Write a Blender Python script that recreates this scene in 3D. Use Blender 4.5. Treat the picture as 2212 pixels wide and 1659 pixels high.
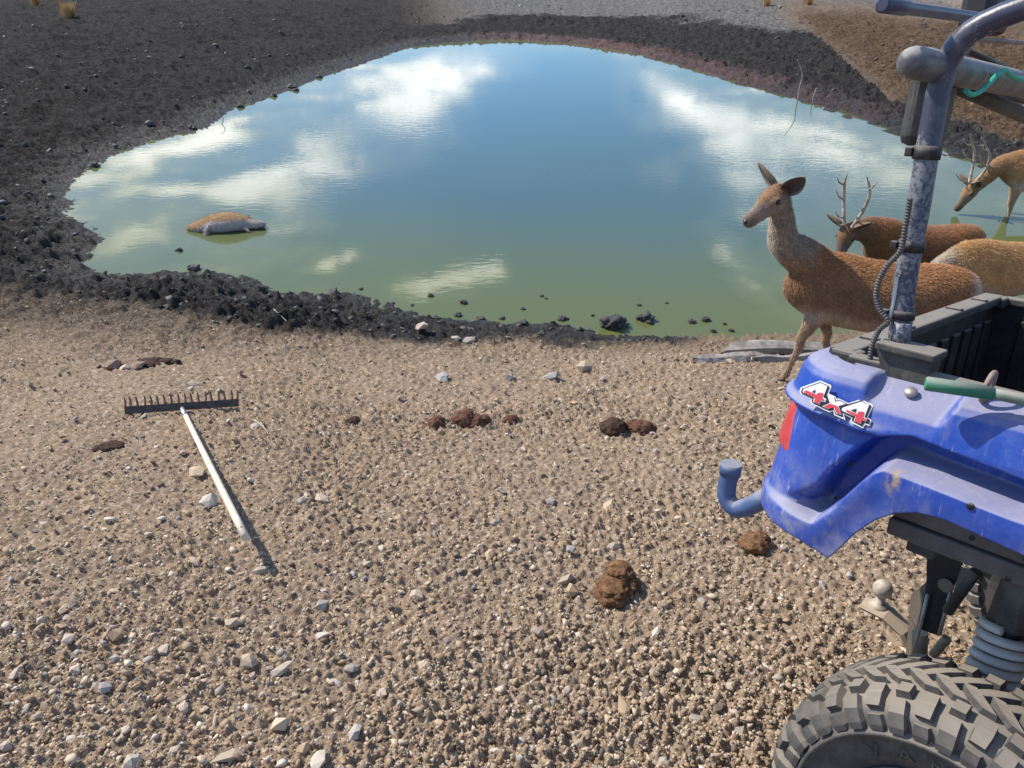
import bpy, bmesh, math, random
import numpy as np
from mathutils import Vector, Matrix, Quaternion
random.seed(7); rng = np.random.default_rng(11)
for o in list(bpy.data.objects): bpy.data.objects.remove(o)
scn = bpy.context.scene
col = scn.collection
R = math.radians

# ------------------------------------------------------------------ camera
CAM_H, PITCH = 1.92, R(30)
cd = bpy.data.cameras.new('camera'); cam = bpy.data.objects.new('camera', cd); col.objects.link(cam)
cd.sensor_width = 36; cd.lens = 36 * 1640 / 2212; cd.clip_start = .05; cd.clip_end = 2000
cam.location = (0, 0, CAM_H); cam.rotation_euler = (R(90) - PITCH, 0, 0)
scn.camera = cam
scn.view_settings.view_transform = 'Standard'; scn.view_settings.look = 'None'
scn.view_settings.exposure = 0.20; scn.view_settings.gamma = 1.0

# pixel (of a 2212 x 1659 copy of the photograph) -> direction -> point on a known plane
FPX, CX, CY = 1640., 1106., 829.5
EX = np.array([1., 0, 0]); EF = np.array([0, math.cos(PITCH), -math.sin(PITCH)]); EU = np.array([0, math.sin(PITCH), math.cos(PITCH)])
CAM = np.array([0, 0, CAM_H])
def ray(x, y): return EX * (x - CX) / FPX + EF + EU * (CY - y) / FPX
def on_plane(x, y, p0, n):
    r = ray(x, y); return CAM + r * (((np.asarray(p0) - CAM) @ n) / (r @ n))
SL = math.tan(R(9)); ZW = -0.869
def on_ground(x, y): return on_plane(x, y, np.zeros(3), np.array([0, SL, 1.]))
def on_water(x, y, z=ZW): return on_plane(x, y, np.array([0, 0, z]), np.array([0, 0, 1.]))

# ------------------------------------------------------------------ sun and sky
SUN_EL = R(43); SUN_AZ = np.array([-.86, .51]); SUN_AZ /= np.linalg.norm(SUN_AZ)
SUN = Vector((SUN_AZ[0] * math.cos(SUN_EL), SUN_AZ[1] * math.cos(SUN_EL), math.sin(SUN_EL)))
ld = bpy.data.lights.new('sun', 'SUN'); ld.energy = 5.0; ld.angle = R(.53); ld.color = (1, .915, .80)
lo = bpy.data.objects.new('sun', ld); col.objects.link(lo); lo.location = (-20, 20, 30)
lo.rotation_mode = 'QUATERNION'; lo.rotation_quaternion = SUN.to_track_quat('Z', 'Y')

world = bpy.data.worlds.new('World'); scn.world = world; world.use_nodes = True
wt = world.node_tree; wt.nodes.clear()
class NT:
    """small helper to write node trees as expressions"""
    def __init__(s, tree): s.t = tree
    def n(s, typ, ins=None, **kw):
        nd = s.t.nodes.new(typ)
        for k, v in kw.items(): setattr(nd, k, v)
        for k, v in (ins or {}).items():
            if isinstance(v, bpy.types.NodeSocket): s.t.links.new(v, nd.inputs[k])
            elif v is not None: nd.inputs[k].default_value = v
        return nd
    def m(s, op, a, b=None, c=None, clamp=False):
        nd = s.n('ShaderNodeMath', {0: a, 1: b, 2: c}, operation=op, use_clamp=clamp); return nd.outputs[0]
    def mix(s, f, a, b, mode='MIX'):
        nd = s.n('ShaderNodeMix', data_type='RGBA', blend_type=mode)
        for sock, v in ((nd.inputs[0], f), (nd.inputs[6], a), (nd.inputs[7], b)):
            if isinstance(v, bpy.types.NodeSocket): s.t.links.new(v, sock)
            else: sock.default_value = v if not isinstance(v, tuple) or len(v) == 4 else tuple(v) + (1,)
        return nd.outputs[2]
    def noise(s, vec, scale, detail=4, rough=.55, dist=0.0):
        return s.n('ShaderNodeTexNoise', {'Vector': vec, 'Scale': scale, 'Detail': detail, 'Roughness': rough, 'Distortion': dist}).outputs['Fac']
    def ramp(s, f, lo, hi, a=0., b=1.):
        return s.n('ShaderNodeMapRange', {0: f, 1: lo, 2: hi, 3: a, 4: b}, interpolation_type='SMOOTHSTEP').outputs[0]
    def lin(s, f, lo, hi, a=0., b=1.):
        return s.n('ShaderNodeMapRange', {0: f, 1: lo, 2: hi, 3: a, 4: b}).outputs[0]
w = NT(wt)
sky = w.n('ShaderNodeTexSky', sky_type='NISHITA', sun_disc=False, sun_elevation=SUN_EL, sun_rotation=math.atan2(SUN_AZ[0], SUN_AZ[1]), altitude=800, air_density=1.0, dust_density=.6, ozone_density=1.6)
dirv = w.n('ShaderNodeTexCoord').outputs['Generated']
sep = w.n('ShaderNodeSeparateXYZ', {0: dirv})
dz = w.m('MAXIMUM', sep.outputs[2], .03)
u = w.m('DIVIDE', sep.outputs[0], dz); v = w.m('DIVIDE', sep.outputs[1], dz)
uv = w.n('ShaderNodeCombineXYZ', {0: u, 1: v, 2: 0.}).outputs[0]          # a flat layer of cloud seen from below
big = w.noise(uv, .50, 3, .5); fine = w.noise(uv, 2.9, 8, .60, .2)
wx = w.noise(uv, 1.7, 5, .6); wy = w.noise(w.n('ShaderNodeVectorMath', {0: uv, 1: (7.3, 2.1, 0.)}, operation='ADD').outputs[0], 1.7, 5, .6)
u2 = w.m('ADD', u, w.m('MULTIPLY', w.m('SUBTRACT', wx, .5), .55)); v2 = w.m('ADD', v, w.m('MULTIPLY', w.m('SUBTRACT', wy, .5), 1.1))
field = w.m('ADD', w.m('MULTIPLY', w.m('SUBTRACT', big, .5), .8), w.m('MULTIPLY', w.m('SUBTRACT', fine, .5), 1.75))
# the clouds that the pond mirrors, each a place in that layer (pixel of its mirror image, half sizes, weight); a negative one is a gap of open sky
def refl(px, py):
    r = ray(px, py); return np.array((r[0] / -r[2], r[1] / -r[2]))
for (px, py, rx, ry, wgt) in [(470, 296, 75, 34, .80), (693, 340, 95, 62, .60), (395, 412, 78, 30, .74), (549, 404, 82, 36, .76), (262, 361, 80, 60, .60), (250, 490, 220, 80, .36), (620, 480, 120, 70, .34),
        (905, 235, 95, 50, .60), (830, 175, 150, 50, .42), (1010, 150, 130, 45, .40), (1466, 220, 62, 90, .62), (1394, 370, 56, 44, .52), (1660, 280, 150, 90, .46), (1620, 430, 90, 80, .42), (1580, 560, 42, 75, .60), (1900, 360, 120, 90, .25),
        (950, 628, 85, 32, 1.25), (1035, 582, 66, 26, 1.15), (693, 580, 34, 34, .75),
        (1180, 330, 190, 190, -.95), (1140, 470, 330, 70, -.70), (1400, 650, 230, 60, -.80), (820, 480, 90, 100, -.35), (540, 640, 80, 40, -.3), (1250, 150, 120, 50, -.35)]:
    c0 = refl(px, py); ru = abs(refl(px + rx, py)[0] - c0[0]); rv = (abs(refl(px, py + ry)[1] - c0[1]) + abs(refl(px, py - ry)[1] - c0[1])) / 2
    q = w.m('ADD', w.m('POWER', w.m('DIVIDE', w.m('SUBTRACT', u2, float(c0[0])), float(ru)), 2.), w.m('POWER', w.m('DIVIDE', w.m('SUBTRACT', v2, float(c0[1])), float(rv)), 2.))
    field = w.m('ADD', field, w.m('MULTIPLY', w.m('EXPONENT', w.m('MULTIPLY', q, -1.)), wgt))
cov = w.m('ADD', w.m('MULTIPLY', w.ramp(field, .24, .47), .70), w.m('MULTIPLY', w.ramp(field, -.28, .38), .30))
cov = w.m('MULTIPLY', cov, w.ramp(sep.outputs[2], .03, .11))
shade = w.ramp(field, .30, .85)
cloudc = w.mix(shade, (10.5, 11.3, 12.0), (21., 21., 21.))
skyc = w.mix(1.0, sky.outputs[0], (.70, 1.02, 1.34), 'MULTIPLY')
skyc = w.mix(cov, skyc, cloudc)
bg = w.n('ShaderNodeBackground', {0: skyc, 1: .122})
wt.links.new(bg.outputs[0], w.n('ShaderNodeOutputWorld').inputs[0])

# ------------------------------------------------------------------ helpers
def tag(o, label=None, cat=None, group=None, kind=None):
    if label: o['label'] = label
    if cat: o['category'] = cat
    if group: o['group'] = group
    if kind: o['kind'] = kind
    return o
def link(name, mesh, mat=None, parent=None, loc=None):
    o = bpy.data.objects.new(name, mesh); col.objects.link(o)
    if mat is not None and len(mesh.materials) == 0: mesh.materials.append(mat)
    if parent is not None: o.parent = parent
    if loc is not None: o.location = loc
    return o
def empty(name, loc=(0, 0, 0)):
    o = bpy.data.objects.new(name, None); col.objects.link(o); o.location = loc; o.empty_display_size = .1; return o
def np_mesh(name, V, F, smooth=False):
    """V (n,3), F (m,k) constant k"""
    V = np.ascontiguousarray(V, dtype=np.float32); F = np.ascontiguousarray(F, dtype=np.int32)
    me = bpy.data.meshes.new(name); k = F.shape[1]
    me.vertices.add(len(V)); me.vertices.foreach_set('co', V.ravel())
    me.loops.add(F.size); me.loops.foreach_set('vertex_index', F.ravel())
    me.polygons.add(len(F)); me.polygons.foreach_set('loop_start', np.arange(0, F.size, k, dtype=np.int32))
    if smooth: me.polygons.foreach_set('use_smooth', np.ones(len(F), bool))
    me.update(calc_edges=True); return me
def set_attr(me, name, arr):
    arr = np.asarray(arr, np.float32)
    if arr.ndim == 1:
        a = me.attributes.new(name, 'FLOAT', 'POINT'); a.data.foreach_set('value', arr)
    else:
        a = me.attributes.new(name, 'FLOAT_COLOR', 'POINT'); c = np.ones((len(arr), 4), np.float32); c[:, :3] = arr; a.data.foreach_set('color', c.ravel())
def get_co(me):
    a = np.empty(len(me.vertices) * 3, np.float32); me.vertices.foreach_get('co', a); return a.reshape(-1, 3)

# --- numpy noise
def _hash(ix, iy, iz, seed):
    h = (ix.astype(np.int64) * 374761393 + iy.astype(np.int64) * 668265263 + iz.astype(np.int64) * 2147483647 + seed * 974711) & 0xffffffff
    h = ((h ^ (h >> 13)) * 1274126177) & 0xffffffff
    h = ((h ^ (h >> 16)) * 2246822519) & 0xffffffff
    return ((h ^ (h >> 15)) & 0xffffff) / float(0xffffff)
def vnoise(x, y, z=None, seed=0):
    z = np.zeros_like(x) if z is None else z
    ix, iy, iz = np.floor(x), np.floor(y), np.floor(z); fx, fy, fz = x - ix, y - iy, z - iz
    s = lambda t: t * t * t * (t * (t * 6 - 15) + 10)
    fx, fy, fz = s(fx), s(fy), s(fz); flat = not np.any(fz)
    def pl(k):
        a = _hash(ix, iy, iz + k, seed); b = _hash(ix + 1, iy, iz + k, seed); c = _hash(ix, iy + 1, iz + k, seed); d = _hash(ix + 1, iy + 1, iz + k, seed)
        return (a + (b - a) * fx) * (1 - fy) + (c + (d - c) * fx) * fy
    p0 = pl(0)
    return p0 if flat else p0 * (1 - fz) + pl(1) * fz
def fbm(x, y, z=None, octaves=4, seed=0, gain=.5):
    t = np.zeros_like(x); a = 1.; tot = 0.
    for i in range(octaves):
        t += a * (vnoise(x * 2 ** i + 13.7 * i, y * 2 ** i - 7.3 * i, None if z is None else z * 2 ** i, seed + i) - .5); tot += a; a *= gain
    return t / tot * 2
def worley(x, y, seed=0):
    ix, iy = np.floor(x), np.floor(y); f1 = np.full_like(x, 9.); f2 = np.full_like(x, 9.); idv = np.zeros_like(x)
    for dx in (-1, 0, 1):
        for dy in (-1, 0, 1):
            cx, cy = ix + dx, iy + dy
            px = cx + _hash(cx, cy, cx * 0 + 1, seed); py = cy + _hash(cx, cy, cx * 0 + 2, seed)
            d = np.hypot(x - px, y - py); h = _hash(cx, cy, cx * 0 + 3, seed)
            near = d < f1
            f2 = np.where(near, f1, np.minimum(f2, d)); idv = np.where(near, h, idv); f1 = np.where(near, d, f1)
    return f1, f2, idv
def sstep(a, b, x):
    t = np.clip((x - a) / (b - a), 0, 1); return t * t * (3 - 2 * t)

# ------------------------------------------------------------------ the land
SHORE_PX = [(1300, 742), (1230, 722), (1150, 716), (1060, 716), (990, 708), (915, 697), (850, 690), (800, 672), (735, 650), (690, 660), (640, 650), (550, 644), (520, 624),
    (440, 608), (350, 606), (300, 612), (230, 612), (170, 604), (130, 585), (150, 548), (178, 528), (160, 500), (108, 468), (98, 432), (122, 394), (195, 352), (203, 332), (258, 321),
    (300, 301), (395, 282), (430, 266), (470, 241), (560, 210), (640, 180), (690, 160), (800, 125), (870, 100), (1000, 86), (1100, 82), (1250, 92), (1400, 115),
    (1530, 150), (1650, 185), (1800, 225), (1900, 255), (1985, 285), (2060, 312), (2140, 346), (2260, 400), (2380, 470), (2420, 560), (2330, 650), (2150, 700), (1950, 728), (1780, 741), (1600, 745), (1450, 744)]
SHORE = np.array([on_water(*p)[:2] for p in SHORE_PX])
MUD_PX = [(1420, 748), (1200, 748), (1000, 750), (800, 750), (640, 740), (500, 726), (350, 704), (200, 694), (0, 676), (-300, 660), (-900, 640)]
MUD = np.array([on_ground(*p)[:2] for p in MUD_PX])      # the edge between grey mud and gravel on the near bank
def poly_sd(x, y, P):
    d = np.full_like(x, 1e9); ins = np.zeros(x.shape, bool); n = len(P)
    for i in range(n):
        ax, ay = P[i]; bx, by = P[(i + 1) % n]; ex, ey = bx - ax, by - ay; wx, wy = x - ax, y - ay
        t = np.clip((wx * ex + wy * ey) / (ex * ex + ey * ey), 0, 1)
        d = np.minimum(d, np.hypot(wx - ex * t, wy - ey * t))
        c = (ay > y) != (by > y)
        if ey != 0: ins ^= c & (x < ex * (y - ay) / ey + ax)
    return np.where(ins, -d, d)
def smax(a, b, k):
    h = np.clip(.5 + .5 * (a - b) / k, 0, 1); return b + (a - b) * h + k * h * (1 - h)
def zones(x, y):
    """signed distance to the water, and weights of the kinds of ground"""
    sd = poly_sd(x, y, SHORE)
    sd = sd + .10 * fbm(x * 1.5, y * 1.5, None, 3, 5) * sstep(6.5, 9, y) + .06 * fbm(x * 5, y * 5, None, 3, 6)
    nb = np.interp(x, MUD[::-1, 0], MUD[::-1, 1])               # near bank boundary
    wob = .22 * fbm(x * 1.7, y * 1.7, None, 4, 9) + .10 * fbm(x * 9, y * 9, None, 3, 10)
    near_mud = sstep(-.10, .16, y - nb + wob)
    th = .9 + 1.1 * sstep(-4, 2, x) + .6 * fbm(x * .35, y * .35, None, 3, 12)          # width of the mud ring on the far side
    left = sstep(1.5, -3.5, x + (y - 16) * .10 ) * sstep(4.5, 8.0, y)                # dark bank on the left
    far_mud = sstep(th * 2.6 + .5, th * 2.0, sd - wob * 3)
    far = sstep(7.5, 9.5, y)
    right = sstep(6.0, 7.6, x - .16 * (y - 12)) * far
    far_mud = np.where(right > .5, sstep(.95, .55, sd + wob), far_mud)
    mud = np.clip(near_mud * (1 - far) + np.maximum(far_mud, 0) * far, 0, 1) * (1 - sstep(1.2, 1.7, x) * (1 - far))
    bank = left * (1 - .0 * mud)
    brown = right * sstep(.5, 1.0, sd + wob) * sstep(13, 5.5, sd + wob + 1.5 * fbm(x * .3, y * .3, None, 3, 33))
    grey = far * (1 - left) * (1 - brown) * sstep(19, 14.5, x + 4 * fbm(x * .15, y * .15, None, 3, 31)) * sstep(75, 45, y)
    return sd, mud, bank, brown, grey
def height(x, y, full=True):
    sd, mud, bank, brown, grey = Z = zones(x, y)
    out = np.maximum(sd, 0)
    left = sstep(3.0, -4.5, x) * sstep(6.5, 11, y)
    slope = .05 + .02 * sstep(8, 20, y) + .065 * left * sstep(0, 1.6, out) + .05 * sstep(5, 7, x)
    ring = ZW + .012 + 1.15 * np.tanh(out * slope / 1.15)
    near = -SL * y + .05 * fbm(x * .5, y * .5, None, 2, 3) * sstep(1.5, 4, y) * sstep(6.5, 4.0, y)
    z = smax(near, ring, .05)
    z = np.where(sd < 0, np.minimum(z, ZW + .012 + np.maximum(sd, -2.0) * .16), z)
    z = z + np.where(y < 0, 0, (.5 * fbm(x * .05, y * .05, None, 3, 71) + .6) * sstep(40, 90, np.hypot(x, y)))
    z = np.minimum(z, 9 + .02 * z)
    if not full: return z, Z
    # relief: churned clods in the mud, cracked plates on the far ring, crust and pebbles in the gravel
    hx, hy = x + .10 * fbm(x * 6, y * 6, None, 3, 40), y + .10 * fbm(x * 6 + 9, y * 6, None, 3, 41)
    f1, f2, idv = worley(hx * 7.5, hy * 7.5, 1); g1, g2, idg = worley(hx * 17, hy * 17, 2)
    lump = (np.clip(.75 - f1, 0, 1) ** .7 * (.10 + 1.2 * idv ** 1.5) * .085 + np.clip(.7 - g1, 0, 1) * (.2 + idg) * .085) + .045 * fbm(x * 3.1, y * 3.1, None, 4, 14) + .055 * np.abs(fbm(x * 14, y * 14, None, 4, 15, .6))
    edge = sstep(-.55, .25, sd)
    damp = np.where(bank > .5, .8 + .2 * sstep(1.5, .3, sd), 1.0)
    rel = mud * edge * lump * damp * (1 - .45 * sstep(-2.2, .3, x) * sstep(8, 7, y))
    k1, k2, kid = worley(x * 4.2 + .3 * fbm(x * 4, y * 4, None, 2, 50), y * 3.0, 3)
    plate = sstep(.02, .16, k2 - k1) * (.35 + .65 * kid) * .085 * sstep(9, 12, y) * mud * (1 - .75 * bank)
    h1, h2, hid = worley(x * 28, y * 28, 4); j1, j2, jid = worley(x * 62, y * 62, 8)
    crust = .030 * np.clip(.7 - h1, 0, 1) * (.3 + 1.3 * hid) + .019 * np.clip(.75 - j1, 0, 1) * (.2 + 1.2 * jid) + .012 * fbm(x * 4, y * 4, None, 4, 20) + .005 * fbm(x * 40, y * 40, None, 3, 21)
    dry = np.clip(1 - mud, 0, 1); crust = crust * (.85 + .45 * sstep(-.25, .35, fbm(x * 1.3, y * 1.3, None, 4, 91)))
    rough = .11 * fbm(x * 3.0, y * 3.0, None, 6, 23, .62) * np.maximum(brown, bank * .9) + .085 * (np.clip(.8 - f1, 0, 1) * sstep(.3, .7, idv) + np.clip(.7 - g1, 0, 1) * .6) * bank * sstep(4.0, 1.0, sd) + .035 * np.clip(.8 - f1, 0, 1) * sstep(.3, .7, idv) * bank + .06 * fbm(x * 2.5, y * 2.5, None, 6, 27, .65) * grey + .10 * fbm(x * .8, y * .8, None, 4, 24) * bank * sstep(.5, 2.5, sd) + .05 * np.clip(.7 - f1, 0, 1) * idv * brown
    return z + rel + plate + dry * crust * (1 + .8 * sstep(8, 14, y)) + dry * rough, Z
def ground_z(x, y, full=True):
    return float(height(np.array([float(x)]), np.array([float(y)]), full)[0][0])

def rings():
    r = [.25]
    while r[-1] < 320:
        q = r[-1]
        k = .030 if q < 1.1 else .0037 if q < 15 else .0055 if q < 34 else .03
        r.append(q * (1 + k))
    return np.array(r)
rr = rings()
fine_a = np.linspace(R(-50), R(50), 630)
left_a = np.linspace(R(-180), R(-50), 50)[:-1]; right_a = np.linspace(R(50), R(180), 50)[1:]
aa = np.concatenate([left_a, fine_a, right_a])
A, RR = np.meshgrid(aa, rr); X = (RR * np.sin(A)).ravel(); Y = (RR * np.cos(A)).ravel()
Zg, ZN = height(X, Y)
# hollow under the far wheel of the buggy
nr, na = len(rr), len(aa)
idx = np.arange(nr * na).reshape(nr, na)
Fq = np.stack([idx[:-1, :-1], idx[:-1, 1:], idx[1:, 1:], idx[1:, :-1]], -1).reshape(-1, 4)[:, ::-1]
gme = np_mesh('ground', np.c_[X, Y, Zg], Fq, True)
for nme, arr in zip(('sd', 'mud', 'bank', 'brown', 'grey'), ZN): set_attr(gme, nme, arr)
set_attr(gme, 'scum', sstep(15, 21, Y) * sstep(-3, 0, X) * np.clip(.7 + .6 * fbm(X * .4, Y * .4, None, 2, 77), 0, 1) + .8 * sstep(12, 15, Y) * sstep(5, 7, X) * np.clip(fbm(X * .6, Y * .6, None, 2, 78) * 2, 0, 1))

def new_mat(name):
    m = bpy.data.materials.new(name); m.use_nodes = True; m.node_tree.nodes.clear(); return m, NT(m.node_tree)
def finish(m, t, bsdf, disp=None):
    t.t.links.new(bsdf.outputs[0], t.n('ShaderNodeOutputMaterial').inputs[0]); return m
def attr(t, name): return t.n('ShaderNodeAttribute', attribute_name=name).outputs['Fac']
def attrc(t, name): return t.n('ShaderNodeAttribute', attribute_name=name).outputs['Color']

m, t = new_mat('earth')
pos = t.n('ShaderNodeNewGeometry').outputs['Position']
a_mud, a_bank, a_brown, a_grey, a_sd = [attr(t, q) for q in ('mud', 'bank', 'brown', 'grey', 'sd')]
n1 = t.noise(pos, 38, 6, .65); n2 = t.noise(pos, 3.2, 5, .6); n3 = t.noise(pos, 140, 3, .6)
vor = t.n('ShaderNodeTexVoronoi', {'Vector': pos, 'Scale': 75.}).outputs['Color']
vv = t.n('ShaderNodeSeparateColor', {0: vor}).outputs[0]
tan = t.mix(t.ramp(n1, .3, .7), (.155, .110, .074), (.318, .242, .174))
tan = t.mix(t.ramp(n2, .35, .72), tan, (.28, .206, .138))
tan = t.mix(t.m('MULTIPLY', t.ramp(vv, .75, .95), .5), tan, (.54, .45, .34))
damp = t.ramp(a_sd, .0, .55, .60, 0.)
tan = t.mix(damp, tan, (.13, .095, .06))
mudc = t.mix(t.ramp(n1, .3, .75), (.036, .033, .030), (.088, .081, .073))
mudc = t.mix(t.ramp(n2, .5, .8), mudc, (.105, .097, .087))
mudc = t.mix(t.ramp(n3, .60, .74, 0., .7), mudc, (.20, .19, .175))  # pale flecks on the grain tops: wet highlights put into the mud colour
bankc = t.mix(t.ramp(n1, .3, .75), (.046, .042, .038), (.108, .098, .088))
bankc = t.mix(t.ramp(n3, .66, .8), bankc, (.27, .25, .225))  # highlights on the bank's clods, painted into its colour as pale flecks
brownc = t.mix(t.ramp(n1, .3, .7), (.14, .088, .050), (.26, .175, .108))
greyc = t.mix(t.ramp(n1, .3, .7), (.20, .19, .172), (.40, .38, .345))
base = t.mix(a_grey, tan, greyc)
base = t.mix(a_brown, base, brownc)
base = t.mix(a_bank, base, bankc)
base = t.mix(a_mud, base, mudc)
base = t.mix(t.m('MULTIPLY', attr(t, 'scum'), t.m('MULTIPLY', t.ramp(a_sd, .60, .15), .50)), base, (.30, .13, .10))
wet = t.m('MULTIPLY', a_mud, t.ramp(t.m('ADD', a_sd, t.m('MULTIPLY', n2, .8)), .2, 1.3, 1., .15))
rough = t.lin(wet, 0, 1, .95, .56)
hgt = t.m('ADD', t.m('MULTIPLY', n1, .6), t.m('MULTIPLY', n3, .35))
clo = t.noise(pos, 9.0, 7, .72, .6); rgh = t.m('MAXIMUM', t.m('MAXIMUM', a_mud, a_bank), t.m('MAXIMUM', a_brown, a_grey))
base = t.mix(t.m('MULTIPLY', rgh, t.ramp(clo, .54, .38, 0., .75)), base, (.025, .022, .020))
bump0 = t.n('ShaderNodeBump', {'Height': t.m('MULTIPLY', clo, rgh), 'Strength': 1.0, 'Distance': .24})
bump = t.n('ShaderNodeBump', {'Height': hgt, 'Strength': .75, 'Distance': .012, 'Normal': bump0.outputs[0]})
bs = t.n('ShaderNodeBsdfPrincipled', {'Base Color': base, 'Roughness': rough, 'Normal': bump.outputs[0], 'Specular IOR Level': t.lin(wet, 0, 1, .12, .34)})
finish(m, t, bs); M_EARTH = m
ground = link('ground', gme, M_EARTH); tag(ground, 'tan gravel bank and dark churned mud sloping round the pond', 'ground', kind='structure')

# water: murky, so a coloured body under a reflecting rippled skin
m, t = new_mat('murky_water')
pos = t.n('ShaderNodeNewGeometry').outputs['Position']
mp = t.n('ShaderNodeMapping', {'Vector': pos, 'Scale': (1.0, 2.6, 1.0), 'Rotation': (0, 0, R(8))}).outputs[0]
r1 = t.noise(mp, 4.6, 2, .45, .5); r2 = t.noise(mp, 11., 2, .5, .5); calm = t.ramp(t.noise(pos, .28, 3, .5), .35, .68, .35, 1.)
r3 = t.noise(mp, 34., 2, .5, .3)
hh = t.m('MULTIPLY', t.m('ADD', t.m('ADD', t.m('MULTIPLY', r1, .34), t.m('MULTIPLY', r2, .10)), t.m('MULTIPLY', r3, .0)), calm)
sdw = attr(t, 'sd'); shal = t.ramp(sdw, -4.0, -.15)
hh = t.m('MULTIPLY', hh, t.lin(shal, 0, 1, 1., .25))
bump = t.n('ShaderNodeBump', {'Height': hh, 'Strength': .066, 'Distance': .055})
body = t.mix(t.noise(pos, .6, 4, .55), (.062, .108, .090), (.080, .125, .096))
body = t.mix(shal, body, (.118, .138, .046))
pink = t.m('MULTIPLY', t.ramp(sdw, -.30, -.06), attr(t, 'scum'))
body = t.mix(t.m('MULTIPLY', pink, .8), body, (.40, .16, .12))
bs = t.n('ShaderNodeBsdfPrincipled', {'Base Color': body, 'Roughness': .008, 'IOR': 1.333, 'Normal': bump.outputs[0], 'Specular IOR Level': .5})
finish(m, t, bs); M_WATER = m
gx, gy = np.meshgrid(np.linspace(-9, 18, 130), np.linspace(4.6, 34, 150)); gx, gy = gx.ravel(), gy.ravel()
ii = np.arange(130 * 150).reshape(150, 130)
wme = np_mesh('water', np.c_[gx, gy, np.full_like(gx, ZW)], np.stack([ii[:-1, :-1], ii[:-1, 1:], ii[1:, 1:], ii[1:, :-1]], -1).reshape(-1, 4), True)
sdw = poly_sd(gx, gy, SHORE); set_attr(wme, 'sd', sdw); set_attr(wme, 'scum', sstep(12, 18, gy) * sstep(-5, -1, gx) * (.5 + .5 * fbm(gx * .5, gy * .5, None, 2, 77)))
water = link('pond_water', wme, M_WATER); tag(water, 'murky green pond water mirroring blue sky and clouds', 'water', kind='structure')

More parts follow.
